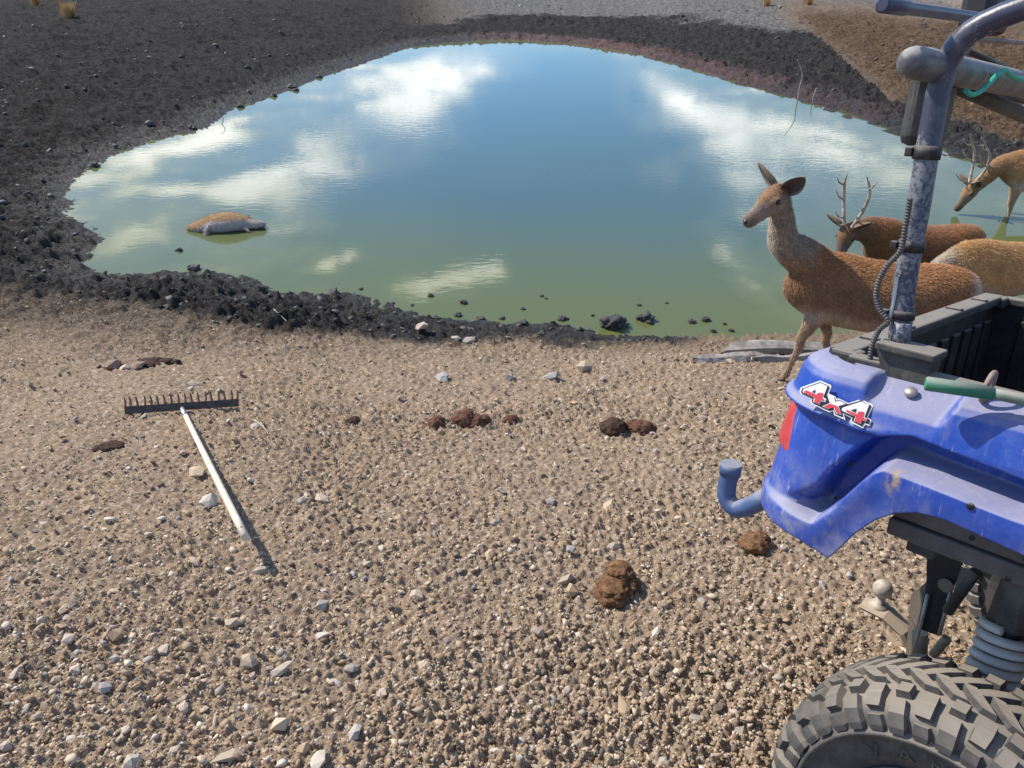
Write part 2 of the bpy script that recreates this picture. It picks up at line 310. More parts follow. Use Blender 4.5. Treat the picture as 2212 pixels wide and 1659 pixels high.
# ------------------------------------------------------------------ mesh building kit
class G:
    """collects vertices and faces in world (or local) coordinates"""
    def __init__(s): s.v = []; s.f = []; s.sm = []
    def add(s, V, F, smooth=False):
        b = len(s.v); s.v += [tuple(map(float, q)) for q in V]; s.f += [tuple(b + i for i in f) for f in F]; s.sm += [smooth] * len(F); return s
    def box(s, c, h, ax=None, bev=0.0):
        """centre c, half sizes h, axes ax (3 unit vectors); chamfered along every edge when bev > 0"""
        ax = np.eye(3) if ax is None else np.asarray(ax, float); c = np.asarray(c, float)
        if bev <= 0:
            V = [c + ax[0] * h[0] * i + ax[1] * h[1] * j + ax[2] * h[2] * k for i in (-1, 1) for j in (-1, 1) for k in (-1, 1)]
            return s.add(V, [(0, 1, 3, 2), (4, 6, 7, 5), (0, 4, 5, 1), (2, 3, 7, 6), (0, 2, 6, 4), (1, 5, 7, 3)])
        bm = bmesh.new(); bmesh.ops.create_cube(bm, size=2)
        for q in bm.verts: q.co = Vector((q.co.x * h[0], q.co.y * h[1], q.co.z * h[2]))
        bmesh.ops.bevel(bm, geom=list(bm.edges), offset=min(bev, .9 * min(h)), segments=2, affect='EDGES', profile=.5)
        V = [c + ax[0] * q.co.x + ax[1] * q.co.y + ax[2] * q.co.z for q in bm.verts]
        bm.verts.index_update(); F = [[q.index for q in f.verts] for f in bm.faces]; bm.free()
        return s.add(V, F)
    def tube(s, pts, rad, seg=10, cap=True, smooth=True, squash=None):
        P = np.asarray(pts, float); n = len(P); rad = np.broadcast_to(np.asarray(rad, float), (n,))
        T = np.gradient(P, axis=0); T /= np.maximum(np.linalg.norm(T, axis=1)[:, None], 1e-9)
        up = np.array([0, 0, 1.]) if abs(T[0][2]) < .9 else np.array([1., 0, 0])
        N = np.cross(T[0], up); N /= np.linalg.norm(N); V = []
        for i in range(n):
            N = N - T[i] * (N @ T[i]); N /= np.linalg.norm(N); B = np.cross(T[i], N)
            sq = 1. if squash is None else squash
            for k in range(seg):
                a = 2 * math.pi * k / seg; V.append(P[i] + rad[i] * (N * math.cos(a) + B * math.sin(a) * sq))
        F = [(i * seg + k, i * seg + (k + 1) % seg, (i + 1) * seg + (k + 1) % seg, (i + 1) * seg + k) for i in range(n - 1) for k in range(seg)]
        s.add(V, F, smooth)
        if cap:
            b = len(s.v) - len(V)
            s.f += [tuple(b + k for k in range(seg))[::-1], tuple(b + (n - 1) * seg + k for k in range(seg))]; s.sm += [False, False]
        return s
    def lathe(s, prof, c, axis, ref, seg=32, smooth=True):
        """prof: list of (along axis, radius)"""
        c = np.asarray(c, float); axis = np.asarray(axis, float); ref = np.asarray(ref, float); o = np.cross(axis, ref); V = []
        for (h, r) in prof:
            for k in range(seg):
                a = 2 * math.pi * k / seg; V.append(c + axis * h + r * (ref * math.cos(a) + o * math.sin(a)))
        F = [(i * seg + k, i * seg + (k + 1) % seg, (i + 1) * seg + (k + 1) % seg, (i + 1) * seg + k) for i in range(len(prof) - 1) for k in range(seg)]
        return s.add(V, F, smooth)
    def ball(s, c, r, seg=14, sc=(1, 1, 1)):
        V = []; n = seg // 2
        for i in range(n + 1):
            th = math.pi * i / n
            for k in range(seg):
                a = 2 * math.pi * k / seg; V.append((c[0] + r * sc[0] * math.sin(th) * math.cos(a), c[1] + r * sc[1] * math.sin(th) * math.sin(a), c[2] + r * sc[2] * math.cos(th)))
        return s.add(V, [(i * seg + k, (i + 1) * seg + k, (i + 1) * seg + (k + 1) % seg, i * seg + (k + 1) % seg) for i in range(n) for k in range(seg)], True)
    def prism(s, poly, org, ax, depth):
        """polygon (a,b) in the plane of ax[0], ax[1], extruded along ax[2] by depth"""
        org = np.asarray(org, float); ax = np.asarray(ax, float); n = len(poly)
        V = [org + ax[0] * a + ax[1] * b for a, b in poly] + [org + ax[0] * a + ax[1] * b + ax[2] * depth for a, b in poly]
        return s.add(V, [tuple(range(n))[::-1], tuple(range(n, 2 * n))] + [(i, (i + 1) % n, n + (i + 1) % n, n + i) for i in range(n)])
    def mesh(s, name, off=(0, 0, 0), fix=True):
        me = bpy.data.meshes.new(name); o = np.asarray(off, float)
        me.from_pydata((np.asarray(s.v) - o).tolist(), [], s.f); me.polygons.foreach_set('use_smooth', s.sm)
        if fix:
            bm = bmesh.new(); bm.from_mesh(me); bmesh.ops.recalc_face_normals(bm, faces=bm.faces); bm.to_mesh(me); bm.free()
        me.update(); return me
    def build(s, name, mat, parent=None, off=None):
        """off: world place of the parent, so the part keeps its place"""
        if off is None: off = parent.location if parent is not None else (0, 0, 0)
        return link(name, s.mesh(name, off), mat, parent)
def spline(pts, n):
    P = np.asarray(pts, float); m = len(P); d = np.r_[0, np.cumsum(np.linalg.norm(np.diff(P, axis=0), axis=1))]; tt = np.linspace(0, d[-1], n); out = np.zeros((n, P.shape[1]))
    M = np.gradient(P, d, axis=0)
    for i, q in enumerate(tt):
        k = min(np.searchsorted(d, q, 'right') - 1, m - 2); h = d[k + 1] - d[k]; s = (q - d[k]) / h
        out[i] = (2 * s ** 3 - 3 * s ** 2 + 1) * P[k] + (s ** 3 - 2 * s ** 2 + s) * h * M[k] + (-2 * s ** 3 + 3 * s ** 2) * P[k + 1] + (s ** 3 - s ** 2) * h * M[k + 1]
    return out
def flat_mat(name, c1, c2=None, rough=.6, scale=20., metal=0., bump=.2, bd=.004, spec=.5, rnd=0., detail=5):
    m, t = new_mat(name); co = t.n('ShaderNodeTexCoord').outputs['Object']
    n = t.noise(co, scale, detail, .6); c = t.mix(t.ramp(n, .3, .72), c1, c2 or c1)
    if rnd:
        oi = t.n('ShaderNodeObjectInfo').outputs['Random']; c = t.n('ShaderNodeHueSaturation', {'Value': t.lin(oi, 0, 1, 1 - rnd, 1 + rnd), 'Saturation': t.lin(t.m('FRACT', t.m('MULTIPLY', oi, 7.3)), 0, 1, .7, 1.15), 'Color': c}).outputs[0]
    b = t.n('ShaderNodeBump', {'Height': t.noise(co, scale * 2.3, 4, .6), 'Strength': bump, 'Distance': bd})
    return finish(m, t, t.n('ShaderNodeBsdfPrincipled', {'Base Color': c, 'Roughness': rough, 'Metallic': metal, 'Normal': b.outputs[0], 'Specular IOR Level': spec}))

# ------------------------------------------------------------------ stones, gravel, clods
def hull_mesh(name, seed, npts=13, flat=.62, jit=.25):
    r = random.Random(seed); bm = bmesh.new()
    for i in range(npts):
        z = 1 - 2 * (i + .5) / npts; a = i * 2.39996 + r.uniform(-.5, .5); q = math.sqrt(max(0, 1 - z * z)); k = 1 + r.uniform(-jit, jit)
        bm.verts.new((q * math.cos(a) * k * r.uniform(.85, 1.3), q * math.sin(a) * k * r.uniform(.7, 1.0), z * k * flat))
    res = bmesh.ops.convex_hull(bm, input=bm.verts)
    bmesh.ops.delete(bm, geom=[g for g in res['geom_interior'] if isinstance(g, bmesh.types.BMVert)], context='VERTS')
    bmesh.ops.dissolve_limit(bm, angle_limit=R(9), verts=bm.verts, edges=bm.edges)
    bmesh.ops.triangulate(bm, faces=bm.faces)
    me = bpy.data.meshes.new(name); bm.to_mesh(me); bm.free(); return me
STONES = [hull_mesh('stone', 100 + i, random.Random(i).choice((10, 12, 14, 18)), random.Random(i + 50).uniform(.42, .8)) for i in range(18)]
M_ST = [flat_mat('cream_stone', (.45, .365, .27), (.58, .49, .38), .85, 30, rnd=.16, spec=.3),
        flat_mat('grey_stone', (.27, .235, .20), (.44, .395, .35), .8, 30, rnd=.2, spec=.3),
        flat_mat('tan_stone', (.38, .28, .18), (.52, .40, .275), .9, 30, rnd=.14, spec=.2),
        flat_mat('brown_stone', (.20, .135, .10), (.31, .225, .17), .9, 30, rnd=.15, spec=.2)]
ST_MESH = {}
def stone_mesh(i, k):
    if (i, k) not in ST_MESH:
        me = STONES[i].copy(); me.materials.append(M_ST[k]); ST_MESH[(i, k)] = me
    return ST_MESH[(i, k)]
ST_LABEL = ['pale cream angular stone lying loose on the gravel', 'grey angular stone lying loose on the gravel', 'tan dusty stone half sunk in the gravel', 'dark brown stone lying loose on the gravel']
ST_GROUP = ['cream stones on the gravel', 'grey stones on the gravel', 'tan stones on the gravel', 'dark brown stones on the gravel']
LAND = [('beside the rake head', on_ground(395, 890)), ('along the rake handle', on_ground(470, 1040)), ('under the free end of the rake handle', on_ground(560, 1200)), ('around the big dung pile', on_ground(1330, 1280)), ('near the row of reddish dung', on_ground(1020, 915)), ('near the pair of dark dung lumps', on_ground(1350, 935)),
        ('near the muddy shore', on_ground(700, 790)), ('by the dark dung beyond the rake', on_ground(300, 795)), ('in front of the tyre', on_ground(1580, 1540)), ('behind the blue tail of the buggy', on_ground(1600, 1120)), ('near the weathered logs', on_ground(1560, 810)), ('around the biggest rounded cream stone', on_ground(520, 1600)), ('on the open gravel between the rake and the big dung', on_ground(900, 1130)),
        ('on the open gravel below the big dung pile', on_ground(1150, 1500)), ('on the bare gravel below the black dung patch', on_ground(180, 1150)), ('in the loose cluster of split stones', on_ground(230, 1450)), ('between the dung row and the water', on_ground(1150, 800)), ('on the gravel right of the dung pair', on_ground(1500, 950)), ('below the crumbled dung behind the fender', on_ground(1700, 1290)), ('on the gravel between the handle end and the cream stones', on_ground(800, 1400))]
def near_what(x, y): return min(LAND, key=lambda q: (q[1][0] - x) ** 2 + (q[1][1] - y) ** 2)[0]
def place_stone(x, y, size, k, label=None, i=None, sq=None, sink=.25):
    i = random.randrange(18) if i is None else i
    o = bpy.data.objects.new('stone', stone_mesh(i, k)); col.objects.link(o)
    f = random.uniform(.75, 1.25) if sq is None else sq
    o.scale = (size * f, size / f * .95, size * random.uniform(.75, 1.05)); o.rotation_euler = (random.uniform(-.35, .35), random.uniform(-.35, .35), random.uniform(0, 6.28))
    zmin = min(q.co.z for q in o.data.vertices) * o.scale[2]
    o.location = (x, y, ground_z(x, y) - zmin * (1 - sink) - .2 * size * .3)
    if not label:
        wh = near_what(x, y); sz = 'small' if size < .0165 else 'middling' if size < .023 else 'large'; kd = ('pale cream angular', 'grey angular', 'tan dusty', 'dark brown')[k]
        tag(o, '%s %s stone %s' % (sz, kd, wh), 'stone', '%s %s stones %s' % (sz, kd, wh))
    else: tag(o, label, 'stone')
    return o
# stones one can name, by the pixel of their foot
for px, py, pr, k, lab in [(497, 1640, 23, 0, 'large rounded cream stone by the bottom edge of the gravel, biggest pale one'), (690, 1655, 24, 0, 'large blocky cream stone next to the biggest rounded one'),
        (422, 838, 14, 2, 'pinkish tan cobble on the gravel beyond the rake head'), (300, 800, 17, 3, 'smooth brownish cobble beside a dark dung patch near the mud'), (245, 800, 16, 3, 'dark cobble with a pale neighbour near the mud edge'),
        (272, 803, 11, 0, 'small pale pebble touching the dark cobble near the mud'), (912, 733, 16, 0, 'upright pale stone at the edge of the mud'), (985, 747, 12, 0, 'low pale stone in the mud edge beside the upright one'),
        (1015, 750, 12, 1, 'white grey stone in the mud edge'), (955, 820, 17, 1, 'lilac grey flat stone on the damp gravel'), (1100, 822, 12, 1, 'small lilac stone on the damp gravel'), (1190, 822, 17, 1, 'long flat pale slab on the damp gravel'),
        (1260, 803, 18, 2, 'brown flat stone on the damp gravel'), (430, 1030, 20, 2, 'flat tan slab beside the rake handle'), (552, 930, 11, 0, 'white pebble on the gravel right of the rake head'), (455, 1092, 17, 0, 'elongated cream stone below the flat slab by the handle'),
        (700, 1085, 15, 2, 'tan block in the middle of the gravel'), (655, 1090, 12, 0, 'upright cream chip in the middle of the gravel'), (1500, 1560, 14, 1, 'light grey block with crisp shadow in front of the tyre'), (1595, 1590, 14, 0, 'white block with a long shadow near the tyre'),
        (700, 1380, 12, 0, 'cream chip in the open gravel below the handle'), (1225, 1265, 16, 0, 'pale block beside the big dung pile'), (1235, 1290, 15, 2, 'tan block under the pale one beside the dung pile'), (540, 1440, 20, 2, 'faceted tan stone in the lower gravel'),
        (610, 1455, 16, 0, 'faceted cream stone in the lower gravel'), (145, 1320, 14, 2, 'tan wedge of stone in the lower gravel'), (230, 1495, 16, 1, 'split grey stone in a loose cluster'), (165, 1460, 14, 0, 'pale chip in a loose cluster of stones'),
        (1575, 790, 10, 0, 'white stone against the weathered planks'), (1625, 788, 9, 0, 'small white stone by the plank ends'), (1060, 1210, 14, 2, 'rounded tan stone in mid gravel'), (900, 1290, 16, 2, 'flat tan stone in mid gravel')]:
    g = on_ground(px, py); d = np.linalg.norm(g - CAM); place_stone(g[0], g[1], pr * d / FPX * 1.05, k, lab)
placed = 0; spots = []
while placed < 268:
    px = random.uniform(-40, 2000); py = random.uniform(790, 1659)
    g = on_ground(px, py); d = np.linalg.norm(g - CAM)
    if (px > 1640 and py > 1380): continue
    if fbm(np.array([g[0] * 1.1]), np.array([g[1] * 1.1]), None, 2, 90)[0] < random.uniform(-.9, .35): continue
    s = min(.034, .0095 + random.expovariate(1 / .0062))
    if s < .013: continue
    if any((g[0] - q[0]) ** 2 + (g[1] - q[1]) ** 2 < (s + q[2]) ** 2 for q in spots): continue
    spots.append((g[0], g[1], s)); k = random.choices((0, 1, 2, 3), (24, 14, 50, 12))[0]
    place_stone(g[0], g[1], s, k); placed += 1

# gravel: tens of thousands of pebbles, one object
def tri_arrays(me):
    return get_co(me), np.array([list(p.vertices) for p in me.polygons])
OCTA = [hull_mesh('pebble', 300 + i, 7, .7, .3) for i in range(8)]; ICO = [hull_mesh('pebble', 400 + i, 9, .60, .38) for i in range(10)]
def scatter(name, variants, X, Y, S, Z, colr, mat, sink=.2, flat=True):
    Vs, Fs, Cs = [], [], []; base = 0; n = len(X); pick = rng.integers(0, len(variants), n)
    for vi, me in enumerate(variants):
        V, F = tri_arrays(me); k = np.where(pick == vi)[0]
        if not len(k): continue
        a = rng.uniform(0, 6.283, len(k)); b = rng.normal(0, .35, len(k)); c = rng.normal(0, .35, len(k)); st = rng.uniform(.75, 1.3, len(k)); hz = rng.uniform(.65, 1.1, len(k))
        P = np.stack([V[None, :, 0] * st[:, None], V[None, :, 1] / st[:, None], V[None, :, 2] * hz[:, None]], -1) * S[k][:, None, None]
        y, z = P[..., 1] * np.cos(b)[:, None] - P[..., 2] * np.sin(b)[:, None], P[..., 1] * np.sin(b)[:, None] + P[..., 2] * np.cos(b)[:, None]; P[..., 1], P[..., 2] = y, z
        x, z = P[..., 0] * np.cos(c)[:, None] + P[..., 2] * np.sin(c)[:, None], -P[..., 0] * np.sin(c)[:, None] + P[..., 2] * np.cos(c)[:, None]; P[..., 0], P[..., 2] = x, z
        x, y = P[..., 0] * np.cos(a)[:, None] - P[..., 1] * np.sin(a)[:, None], P[..., 0] * np.sin(a)[:, None] + P[..., 1] * np.cos(a)[:, None]; P[..., 0], P[..., 1] = x, y
        P += np.stack([X[k], Y[k], Z[k] + S[k] * (.45 - sink)], -1)[:, None, :]
        Fk = F[None] + (np.arange(len(k)) * len(V))[:, None, None] + base; base += len(k) * len(V)
        Vs.append(P.reshape(-1, 3)); Fs.append(Fk.reshape(-1, 3)); Cs.append(np.repeat(colr[k], len(V), 0))
    me = np_mesh(name, np.concatenate(Vs), np.concatenate(Fs), not flat); set_attr(me, 'col', np.concatenate(Cs))
    return link(name, me, mat)
m, t = new_mat('pebbles'); co = t.n('ShaderNodeTexCoord').outputs['Object']
c = t.mix(t.m('MULTIPLY', t.noise(co, 160, 3), .35), attrc(t, 'col'), (.34, .25, .16))
M_PEB = finish(m, t, t.n('ShaderNodeBsdfPrincipled', {'Base Color': c, 'Roughness': .9, 'Specular IOR Level': .2}))
def gravel_spots(n, y0=676):
    px = rng.uniform(-420, 2560, n); py = rng.uniform(y0, 1820, n)
    r = EX[None] * ((px - CX) / FPX)[:, None] + EF[None] + EU[None] * ((CY - py) / FPX)[:, None]
    tt = -CAM_H / (r[:, 2] + SL * r[:, 1]); return r[:, 0] * tt, r[:, 1] * tt
pal = np.array([(.42, .315, .21), (.34, .245, .155), (.56, .46, .34), (.24, .17, .11), (.38, .34, .29), (.66, .59, .49), (.15, .115, .09)])
def gravel(n, smin, sexp, smax_, variants, seed, name):
    X, Y = gravel_spots(n); dens = fbm(X * 1.3, Y * 1.3, None, 4, 91) * 1.15 + fbm(X * 5, Y * 5, None, 2, 92) * .6
    keep = dens > rng.uniform(-1.25, .40, n); X, Y = X[keep], Y[keep]
    S = np.minimum(smin + rng.exponential(sexp, len(X)), smax_); Zp, ZZ = height(X, Y)
    k = (ZZ[1] < .5) & (ZZ[0] > .02); X, Y, S, Zp = X[k], Y[k], S[k], Zp[k]
    C = pal[rng.choice(len(pal), len(X), p=[.27, .24, .21, .11, .05, .07, .05])] * rng.uniform(.85, 1.12, (len(X), 1))
    return scatter(name, variants, X, Y, S, Zp, C, M_PEB, .30)
o = gravel(66000, .0034, .0022, .010, OCTA, 1, 'fine_gravel'); tag(o, 'fine tan grit strewn over the bank', 'gravel', kind='stuff')
o = gravel(19000, .0060, .0040, .020, ICO, 2, 'gravel'); tag(o, 'loose tan pebbles strewn over the bank', 'gravel', kind='stuff')

# mud: clods
M_MUD = flat_mat('grey_mud', (.050, .048, .046), (.105, .099, .092), .62, 26, bump=.7, bd=.012, spec=.45, rnd=.15)
def lump_mesh(name, seed, sub=3, amp=.45, flat=.6, freq=1.6):
    bm = bmesh.new(); bmesh.ops.create_icosphere(bm, subdivisions=sub, radius=1)
    P = np.array([q.co[:] for q in bm.verts]); s = seed * 3.7
    k = 1 + amp * fbm(P[:, 0] * freq + s, P[:, 1] * freq - s, P[:, 2] * freq + s, 4, seed, .6)
    f = np.abs(fbm(P[:, 0] * 4 + s, P[:, 1] * 4, P[:, 2] * 4, 3, seed + 9)); P = P * (k - .35 * amp * f)[:, None]; P[:, 2] *= flat
    for q, p in zip(bm.verts, P): q.co = p
    for f in bm.faces: f.smooth = True
    me = bpy.data.meshes.new(name); bm.to_mesh(me); bm.free(); return me
LUMPS = [lump_mesh('mud_clod', i + 1, 4, .85, .62, 1.9) for i in range(8)]; SLUMPS = [lump_mesh('clod', i + 30, 1, 1.0, .6, 1.5) for i in range(8)]
for q in LUMPS: q.materials.append(M_MUD)
n = 1300
px = rng.uniform(-120, 1500, n); py = rng.uniform(380, 770, n); X = np.empty(n); Y = np.empty(n)
for i in range(n): X[i], Y[i] = on_plane(px[i], py[i], (0, 0, ZW + .05), np.array([0, 0, 1.]))[:2]
Zp, ZZ = height(X, Y); k = (ZZ[1] > .35) & (ZZ[0] > -.12) & (ZZ[0] < 3); X, Y, Zp = X[k], Y[k], Zp[k]
S = np.minimum(.010 + rng.exponential(.014, len(X)), .055) * (1 + .4 * sstep(8, 12, Y)); C = np.array([.080, .074, .067]) * rng.uniform(.65, 1.15, (len(X), 1))
m, t = new_mat('clods'); co = t.n('ShaderNodeTexCoord').outputs['Object']
b = t.n('ShaderNodeBump', {'Height': t.noise(co, 60, 4), 'Strength': .6, 'Distance': .01})
M_CLOD = finish(m, t, t.n('ShaderNodeBsdfPrincipled', {'Base Color': attrc(t, 'col'), 'Roughness': .66, 'Normal': b.outputs[0], 'Specular IOR Level': .4}))
o = scatter('mud_clods', SLUMPS, X, Y, S * .9, Zp, C, M_CLOD, .5, False); tag(o, 'small dark clods of churned mud along the shore', 'mud', kind='stuff')
n = 3800
rr_ = rng.uniform(10, 42, n); an = rng.uniform(R(-40), R(40), n); X, Y = rr_ * np.sin(an), rr_ * np.cos(an); Zp, ZZ = height(X, Y); k = (ZZ[0] > -.05) & (ZZ[0] < 9); X, Y, Zp = X[k], Y[k], Zp[k]; z1, z2, z3 = ZZ[1][k], ZZ[2][k], ZZ[3][k]
S = np.minimum(.014 + rng.exponential(.018, len(X)), .09); C = np.where((z1 > .5)[:, None], [[.075, .072, .068]], np.where((z2 > .5)[:, None], [[.075, .070, .065]], np.where((z3 > .5)[:, None], [[.17, .115, .07]], [[.22, .205, .185]]))) * rng.uniform(.65, 1.3, (len(X), 1))
o = scatter('far_clods', SLUMPS, X, Y, S, Zp, C, M_CLOD, .5, False); tag(o, 'dry clods and stones scattered over the far banks', 'clods', kind='stuff')
# clods one can pick out, standing in the water or at its edge: pixel of the foot, half width in pixels
def clod(px, py, pr, lab, grp=None, i=None):
    g = on_water(px, py); d = np.linalg.norm(g - CAM); s = pr * d / FPX
    o = bpy.data.objects.new('mud_clod', LUMPS[random.randrange(8) if i is None else i]); col.objects.link(o)
    o.scale = (s, s * random.uniform(.7, 1.), s * random.uniform(.8, 1.15)); o.rotation_euler = (random.uniform(-.2, .2), random.uniform(-.2, .2), random.uniform(0, 6.28))
    o.location = (g[0], g[1] , max(ZW - .1, min(ZW, ground_z(g[0], g[1]))) * 0 + ZW + s * .12); tag(o, lab, 'mud clod', grp); return o
for px, py, pr, lab in [(1322, 702, 29, 'large dark mud clod standing alone in the green shallows'), (1392, 690, 20, 'long low mud clod next to the large one in the shallows'), (368, 612, 18, 'big dark clod on the spit of mud at the water edge'),
        (420, 582, 12, 'upright clod in the water off the mud spit'), (388, 541, 8, 'small clod furthest out from the mud spit'), (722, 642, 17, 'knobbly clod at the tip of a mud point'), (1002, 655, 9, 'small clod in the water off the mud point'), (1214, 690, 11, 'dark pointed clod between the shore and the large one'),
        (1130, 700, 12, 'flat clod in the shallows near the muddy edge'), (660, 655, 10, 'wet clod in a notch of the muddy shore'), (1524, 692, 11, 'dark clod in open water towards the standing doe'), (930, 640, 7, 'tiny clod lying far out in the cloud reflection'), (205, 360, 10, 'pair sized clod under the left bank edge')]:
    clod(px, py, pr, lab)
for px, py, pr in [(1130, 668, 6), (1495, 697, 8), (1540, 716, 7), (1565, 700, 5), (1180, 645, 4), (1380, 660, 5), (1225, 705, 6), (990, 682, 8), (945, 690, 8), (1040, 690, 9), (1085, 688, 7), (780, 625, 5), (850, 655, 4), (410, 577, 5), (200, 600, 5), (1580, 715, 6), (1170, 640, 5), (1440, 655, 4), (1280, 682, 5), (890, 660, 4)]:
    clod(px, py, pr, 'tiny wet clod breaking the surface of the shallows', 'tiny clods in the shallows')
for px, py, pr in [(300, 300, 7), (350, 290, 9), (380, 286, 7), (415, 280, 10), (545, 215, 7), (590, 208, 8), (630, 190, 9), (640, 196, 6), (255, 322, 11), (690, 168, 7), (520, 232, 7)]:
    clod(px, py, pr, 'dark clod at the waterline under the left bank', 'clods along the left waterline')

# dung
M_DUNG = [flat_mat('dry_dung', (.11, .058, .030), (.30, .165, .085), .95, 45, bump=1.0, bd=.01, spec=.1), flat_mat('dark_dung', (.040, .024, .018), (.105, .060, .042), .9, 40, bump=.9, bd=.01, spec=.15), flat_mat('red_dung', (.085, .042, .028), (.20, .105, .068), .95, 40, bump=.9, bd=.01, spec=.1)]
def dung(px, py, parts, mat, lab):
    g = on_ground(px, py); d = np.linalg.norm(g - CAM) / FPX; z0 = ground_z(g[0], g[1], False) + .014; Vs, Fs, b = [], [], 0
    for i, (dx, dy, up, r, fl) in enumerate(parts):
        V, F = tri_arrays(lump_mesh('x', int(px) % 50 + i * 3 + 60, 4, .34, fl, 2.0)); V = V * (1 + .10 * fbm(V[:, 0] * 7, V[:, 1] * 7, V[:, 2] * 7 + i, 3, i))[:, None]; a = random.uniform(0, 6.28)
        V = np.c_[V[:, 0] * math.cos(a) - V[:, 1] * math.sin(a), V[:, 0] * math.sin(a) + V[:, 1] * math.cos(a), V[:, 2]] * r * d + np.array([dx * d, dy * d, up * d]); Vs.append(V); Fs.append(F + b); b += len(V)
    me = np_mesh('dung_pile', np.concatenate(Vs), np.concatenate(Fs), True); o = link('dung_pile', me, M_DUNG[mat], None, (g[0], g[1], z0)); tag(o, lab, 'dung'); return o
dung(1325, 1294, [(-6, 0, 6, 36, .42), (20, 30, 9, 34, .42), (-4, 8, 18, 35, .34), (18, 44, 20, 32, .42), (40, 28, 5, 22, .5), (14, 44, 31, 26, .36)], 0, 'big stacked pile of dry brown dung casting a shadow')
dung(940, 922, [(0, 0, 4, 20, .7), (6, 8, 10, 14, .7)], 2, 'small lone reddish lump of dung left of a larger one')
dung(1015, 917, [(-14, 4, 8, 26, .7), (12, 0, 5, 22, .6), (30, 8, 6, 14, .7), (-8, 14, 16, 16, .6)], 2, 'wide reddish brown heap of dung with pale stones in front')
dung(1100, 912, [(0, 0, 3, 14, .6), (10, 6, 4, 10, .6)], 2, 'thin reddish scrap of dung at the end of a row')
dung(1326, 938, [(0, 0, 8, 28, .7), (-14, 8, 6, 18, .7), (10, 10, 12, 16, .7)], 1, 'nearly black half of a pair of dung lumps')
dung(1382, 936, [(0, 0, 6, 26, .62), (16, 2, 4, 18, .6), (-16, 8, 7, 16, .7)], 2, 'dark brown half of a pair of dung lumps')
dung(765, 912, [(0, 0, 2, 14, .6)], 1, 'small flat dark scrap of dung on open gravel')
dung(1628, 1185, [(0, 0, 4, 30, .6), (14, 10, 8, 20, .7), (-16, 6, 4, 16, .6)], 0, 'crumbled brown dung lump behind the blue fender')
dung(335, 792, [(0, 0, 1, 20, .4), (22, 4, 1, 13, .4), (-20, 8, 1, 11, .4), (42, 2, 1, 9, .5)], 1, 'dark scattered dung patch beside the brownish cobble')
dung(232, 972, [(0, 0, 0, 17, .30), (18, 6, 0, 12, .3), (-16, -4, 0, 11, .3), (6, 14, 0, 9, .3)], 1, 'flat black dung patch below the rake head')

# ------------------------------------------------------------------ rake
M_STEEL = flat_mat('rake_steel', (.060, .056, .052), (.13, .10, .08), .6, 40, .5, .3, .002)
M_RUST = flat_mat('tooth_steel', (.16, .10, .07), (.26, .17, .11), .75, 60, .3, .3, .002)
M_WOOD = flat_mat('pale_wood', (.62, .53, .38), (.74, .66, .52), .65, 14, 0, .2, .002)
L, Rr = on_ground(273, 903), on_ground(519, 887)
L = L + np.array([0, 0, ground_z(L[0], L[1], False) + .038 - L[2]]); Rr = Rr + np.array([0, 0, ground_z(Rr[0], Rr[1], False) + .038 - Rr[2]])
ax = (Rr - L) / np.linalg.norm(Rr - L); back = np.cross(np.array([0, 0, 1.]), ax); back /= np.linalg.norm(back); upv = np.cross(ax, back)
mid = (L + Rr) / 2; half = np.linalg.norm(Rr - L) / 2
rake = empty('garden_rake', (mid[0], mid[1], ground_z(mid[0], mid[1], False))); tag(rake, 'steel garden rake with pale wooden handle lying teeth up on the gravel', 'rake')
fc = (upv * .88 + back * .47); fc /= np.linalg.norm(fc); fn = np.cross(fc, ax)
g = G(); g.box(mid + fc * .012, (half, .0045, .024), (ax, fn, fc), .003); g.build('head_bar', M_STEEL, rake)
for i in range(18):
    b = L + ax * (2 * half * (i + .0) / 17.0 + (.006 if i == 0 else -.006 if i == 17 else 0)); lean = random.uniform(-.006, .006)
    g = G(); pts = [b + fc * .03, b + fc * .062 + back * .004 + ax * lean, b + fc * .088 + back * -.006 + ax * lean, b + fc * .105 - back * .02 + ax * lean]; g.tube(spline(pts, 6), [.0075, .007, .0065, .006, .005, .003], 6); g.build('tooth', M_RUST, rake)
h0 = mid + fc * .004 - back * .012
end = on_ground(530, 1165); rdir = ray(530, 1160); e_end = CAM + rdir * 3.19          # the free end, held a hand's breadth above the ground
dirh = (e_end - h0) / np.linalg.norm(e_end - h0)
g = G(); g.tube([h0 + upv * .004, h0 + dirh * .04, h0 + dirh * .16], [.012, .015, .0175], 14); g.build('socket', flat_mat('socket_metal', (.42, .41, .40), (.55, .54, .52), .45, 30, .8, .1), rake)
g = G(); g.tube(spline([h0 + dirh * .10, (h0 + e_end) / 2 + np.array([0, 0, -.004]), e_end], 10), [.0155] * 4 + [.0165] * 6, 14); hd = g.build('handle', M_WOOD, rake)
g = G(); g.tube([e_end - dirh * .07 + np.array([0, 0, .0165]), e_end - dirh * .07 + np.array([0, 0, .0185])], [.004, .004], 8); g.build('nail', M_STEEL, hd, rake.location)

